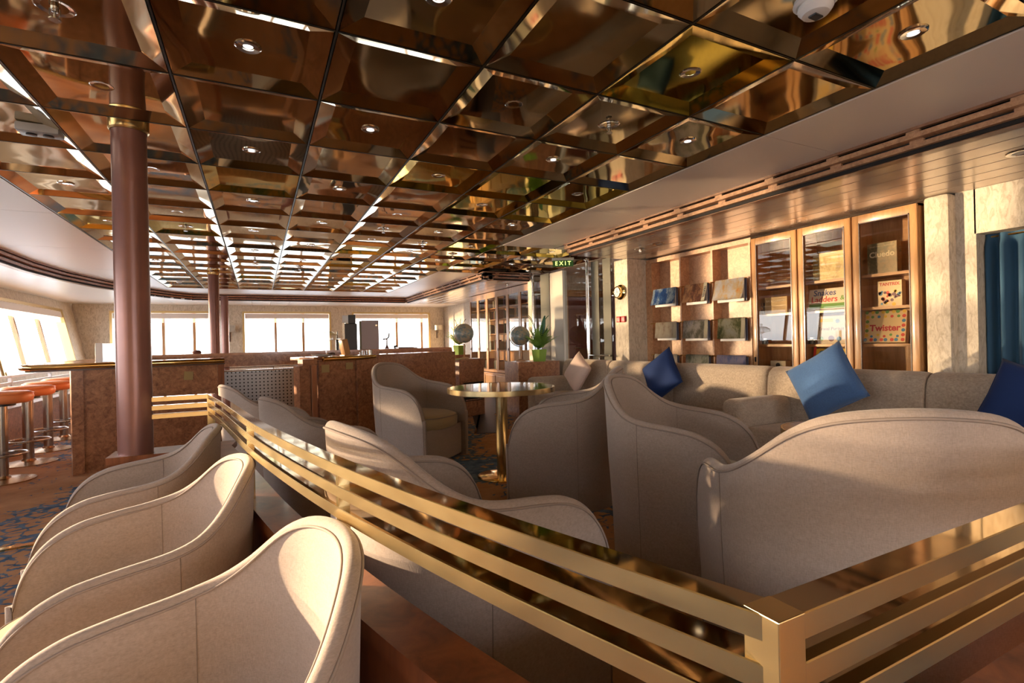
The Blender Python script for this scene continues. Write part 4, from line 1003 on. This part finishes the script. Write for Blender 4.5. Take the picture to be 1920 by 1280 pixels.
obj('bottle_rail', MB().tube([(-.55, 8.24, .865), (1.1, 8.24, .865)], .007, 6).tube([(-.55, 8.24, .815), (1.1, 8.24, .815)], .007, 6).tube([(.2, 8.24, .80), (.2, 8.24, .87)], .006, 6).tube([(.75, 8.24, .80), (.75, 8.24, .87)], .006, 6), CHROME, bb, True)
obj('steel_sink', MB().box(-.6, 1.2, 8.28, 8.33, .80, .83), STEEL, bb)

# items on the counters (z 1.036 left, 1.021 right, 1.076 back bar)
def onbar(px, z, dep): 
    return None
p = at(205, 678, Z=1.036); p = Vector((-1.33, 6.35, 1.036))
t = thing('menu_holder', 'white menu cards in a clear stand on the bar, left of the near column', 'menu', (-1.37, 6.28, 1.036), .3)
obj('card', MB().box(-.055, .0, -.005, .003, 0, .19), mat('menu_card_white', (.8, .8, .8), .5), t); obj('acrylic_stand', MB().box(.0, .09, -.012, -.006, 0, .185).box(-.06, .09, -.02, .02, 0, .006), CLEARG, t)
def rbp(a, n, z=1.0205): v = q0 + qd * a + qn * n; return (v.x, v.y, z)
t = thing('cake_stand', 'clear glass cake stand with dome lid on the right bar wing', 'cake stand', rbp(.25, .22), scale=1.5)
obj('stand', MB().lathe([(.05, 0), (.05, .005), (.008, .012), (.008, .11), (.04, .13), (.115, .135), (.115, .142)], 24), CLEARG, t, True); obj('dome', MB().lathe([(.105, .145), (.10, .17), (.05, .20), (.01, .205), (.008, .215), (.016, .23), (.004, .24)], 24, cap=False), CLEARG, t, True)
t = thing('snack_dish', 'shallow white dish with dark snacks beside the glass stand', 'dish', rbp(.12, .10))
obj('dish', MB().lathe([(.05, 0), (.10, .012), (.13, .026), (.125, .028), (.05, .008)], 28), WHITE, t, True)
for k in range(7): obj('snack', MB().lathe([(.004, -.012), (.02, -.008), (.024, .0), (.018, .01), (.003, .014)], 8, M=Matrix.Translation((.07 + .022 * (k % 3), -.03 + .025 * (k // 3), .03 + .006 * (k % 2)))), DKWOOD, t, True)
t = thing('knife_block', 'slanted light wooden block on the right bar wing', 'block', rbp(.52, .20), .4, scale=1.15)
obj('block', MB().box(-.035, .035, -.04, .04, 0, .17, .008, M=Matrix.Rotation(-.22, 4, 'Y') @ Matrix.Translation((0, 0, .01))), OAK, t, True); obj('foot', MB().box(-.05, .05, -.045, .045, 0, .01), OAK, t)
for k, a in enumerate((.68, .75)):
    t = thing('tumbler', ('left of two short glass tumblers beside the wooden block', 'right of two short glass tumblers beside the wooden block')[k], 'glass', rbp(a, .12)); obj('glass_wall', MB().lathe([(.02, .002), (.024, .06), (.022, .06), (.018, .006)], 16), CLEARG, t, True); obj('glass_foot', MB().cyl(0, 0, 0, .003, .02, 16), CLEARG, t)
t = thing('steel_cup', 'small steel cup on the bar below the grey machine', 'cup', rbp(.84, .13)); obj('cup_wall', MB().lathe([(.022, 0), (.024, .062), (.022, .062), (.02, .004)], 18), STEEL, t, True); obj('cup_rim', MB().tube([(.0235 * math.cos(2 * PI * k / 16), .0235 * math.sin(2 * PI * k / 16), .062) for k in range(16)], .0015, 5, closed=True), CHROME, t)
t = thing('coffee_machine', 'tall black and steel coffee machine on the back bar', 'machine', (1.36, 8.5, 1.0757), -.2); t.scale = (1, 1, 1.55)
obj('body', MB().box(-.10, .09, -.12, .12, 0, .27, .006), BLACK, t); obj('bean_hopper', MB().box(-.04, .07, -.09, .09, .27, .36, .006), BLACK, t); obj('steel_side', MB().box(-.13, -.095, -.12, .12, 0, .28), STEEL, t); obj('steel_hopper_side', MB().box(-.13, -.04, -.08, .08, .28, .355), WHITE, t)
t = thing('grey_machine', 'pinkish grey box-shaped drinks machine right of the coffee machine', 'machine', (1.66, 8.5, 1.0757), -.2); t.scale = (1.05, 1, 1.7)
obj('body', MB().box(-.13, .13, -.13, .13, 0, .275, .004), mat('pinkish_grey_enamel', (.36, .28, .27), .45), t); obj('side_vents', MB().box(-.16, -.13, -.12, .12, 0, .27), mat('olive_plastic', (.16, .13, .06), .5), t); obj('control_dot', MB().box(.08, .11, -.134, -.13, .22, .235), CHROME, t)
t = thing('drink_tap', 'small dark coffee tap stand right of the grey machine', 'tap', (1.93, 8.5, 1.0757)); t.scale = (1.3,) * 3; obj('stem', MB().lathe([(.03, 0), (.02, .02), (.008, .05), (.008, .14)], 12), COLM, t, True); obj('spout', MB().tube([(-.05, 0, .12), (0, 0, .125), (.025, 0, .15), (.03, 0, .20)], .009, 8), BLACK, t, True)
t = thing('tray_stack', 'flat dark tray stack on the back bar near the right end', 'tray', (2.25, 8.45, 1.0757)); obj('tray', MB().box(-.16, .16, -.1, .1, 0, .012), MAHOG, t); obj('tray', MB().box(-.17, .1, -.1, .1, .013, .022), BLACK, t)
t = thing('folded_napkin', 'small dark folded napkin standing on the back bar', 'napkin', (2.10, 8.62, 1.0755)); obj('front_flap', MB().prism([(-.03, -.02), (.03, -.02), (.0, .02)], 0, .055), BLACK, t)
for k, (x_, lab) in enumerate(((1.14, 'slim dark bottle left of the coffee machine'), (.96, 'clear glass pitcher behind the cake stand'))):
    t = thing('bottle', lab, 'bottle', (x_, 8.5, 1.0755)); obj('bottle_body', MB().lathe([(.028, 0), (.03, .16), (.012, .22), (.011, .27)], 16), BLACK if k == 0 else CLEARG, t, True); obj('cap', MB().cyl(0, 0, .27, .30, .009, 10), BLACK if k == 0 else CHROME, t)
t = thing('round_bread', 'small rounded pinkish bun resting on the back ledge', 'bun', (-.78, 8.5, 1.0757)); obj('bun_top', MB().lathe([(.055, 0), (.06, .02), (.045, .045), (.005, .055)], 18), COLM, t, True)
# ------------------------------------------------------------------ bar stools
st = thing('bar_stool', 'x', 'stool', (0, 0, 0), group='orange bar stools')
pad = [(.05, .70), (.19, .70), (.215, .715), (.222, .75), (.215, .785), (.19, .80), (.02, .808)]
s_ = obj('seat', MB().lathe(pad, 40), ORANGE, st, 'full'); obj('seat_piping', MB().tube([(.219 * math.cos(2 * PI * k / 40), .219 * math.sin(2 * PI * k / 40), .782) for k in range(40)], .004, 5, closed=True), ORANGE, s_, 'full')
obj('seat_plate', MB().cyl(0, 0, .675, .702, .10, 20), BLACK, st, True); obj('post', MB().cyl(0, 0, .03, .68, .045, 24), STEEL, st, True)
obj('base_flange', MB().lathe([(.23, 0), (.23, .008), (.20, .014), (.06, .03), (.05, .05)], 36), mat('old_brass', (.5, .34, .2), .25, 1), st, True)
obj('foot_ring', MB().tube([(.17 * math.cos(2 * PI * k / 32), .17 * math.sin(2 * PI * k / 32), .24) for k in range(32)], .011, 8, closed=True).tube([(.04, 0, .24), (.17, 0, .24)], .008, 6).tube([(-.04, 0, .24), (-.17, 0, .24)], .008, 6), STEEL, st, True)
sl = ['nearest orange round bar stool, cut by the left edge', 'second nearest orange bar stool from the left edge', 'third orange bar stool, beside the bar corner', 'farthest orange bar stool, mostly behind the bar corner']
for k, (x, y) in enumerate(((-2.07, 6.12), (-2.15, 6.97), (-2.22, 7.78), (-2.31, 8.66))):
    if k == 0: st.location = (x, y, 0); st['label'] = sl[0]
    else: dup(st, (x, y, 0), .3 * k, sl[k])
# window side handrail
wl = thing('window_ledge', 'low burl-faced ledge under the pale handrail, behind the orange bar stools', 'ledge', (-2.80, 8.5, 0))
obj('burl_face', MB().box(-.06, .06, -5.5, 4.3, 0, .45), BURL, wl); obj('ledge_cap', MB().box(-.08, .08, -5.5, 4.3, .45, .475, .004), CUPW, wl)
hr = thing('window_handrail', 'pale two-bar handrail on posts in front of the left windows', 'rail', (-2.80, 8.5, .4755))
for z in (.375, .29): obj('rail_bar', MB().bar((0, -5.45, z), (0, 4.25, z), .03, .028), WHITE, hr)
for k in range(8): obj('rail_post', MB().box(-.018, .018, -5.4 + 1.36 * k, -5.36 + 1.36 * k, 0, .385), WHITE, hr)
# sconces on the far wall
for k, (x, z) in enumerate(((-.615, 1.50), (4.72, 1.50))):
    t = thing('wall_sconce', ('square wall lamp on the far wall behind the distant columns', 'drum-shade wall lamp on the far wall left of the globe')[k], 'lamp', (x, YF, z))
    obj('shade', MB().box(-.13, .13, -.16, -.04, .03, .20, .01) if k == 0 else MB().lathe([(.12, .03), (.12, .17)], 24, (0, -.14), cap=False), CREAM, t, True)
    obj('arm', MB().tube([(0, -.005, -.05), (0, -.12, -.05), (0, -.12, .1)], .008, 6), DKWOOD, t); obj('back_plate', MB().box(-.02, .02, -.02, 0, -.2, .03), DKWOOD, t)
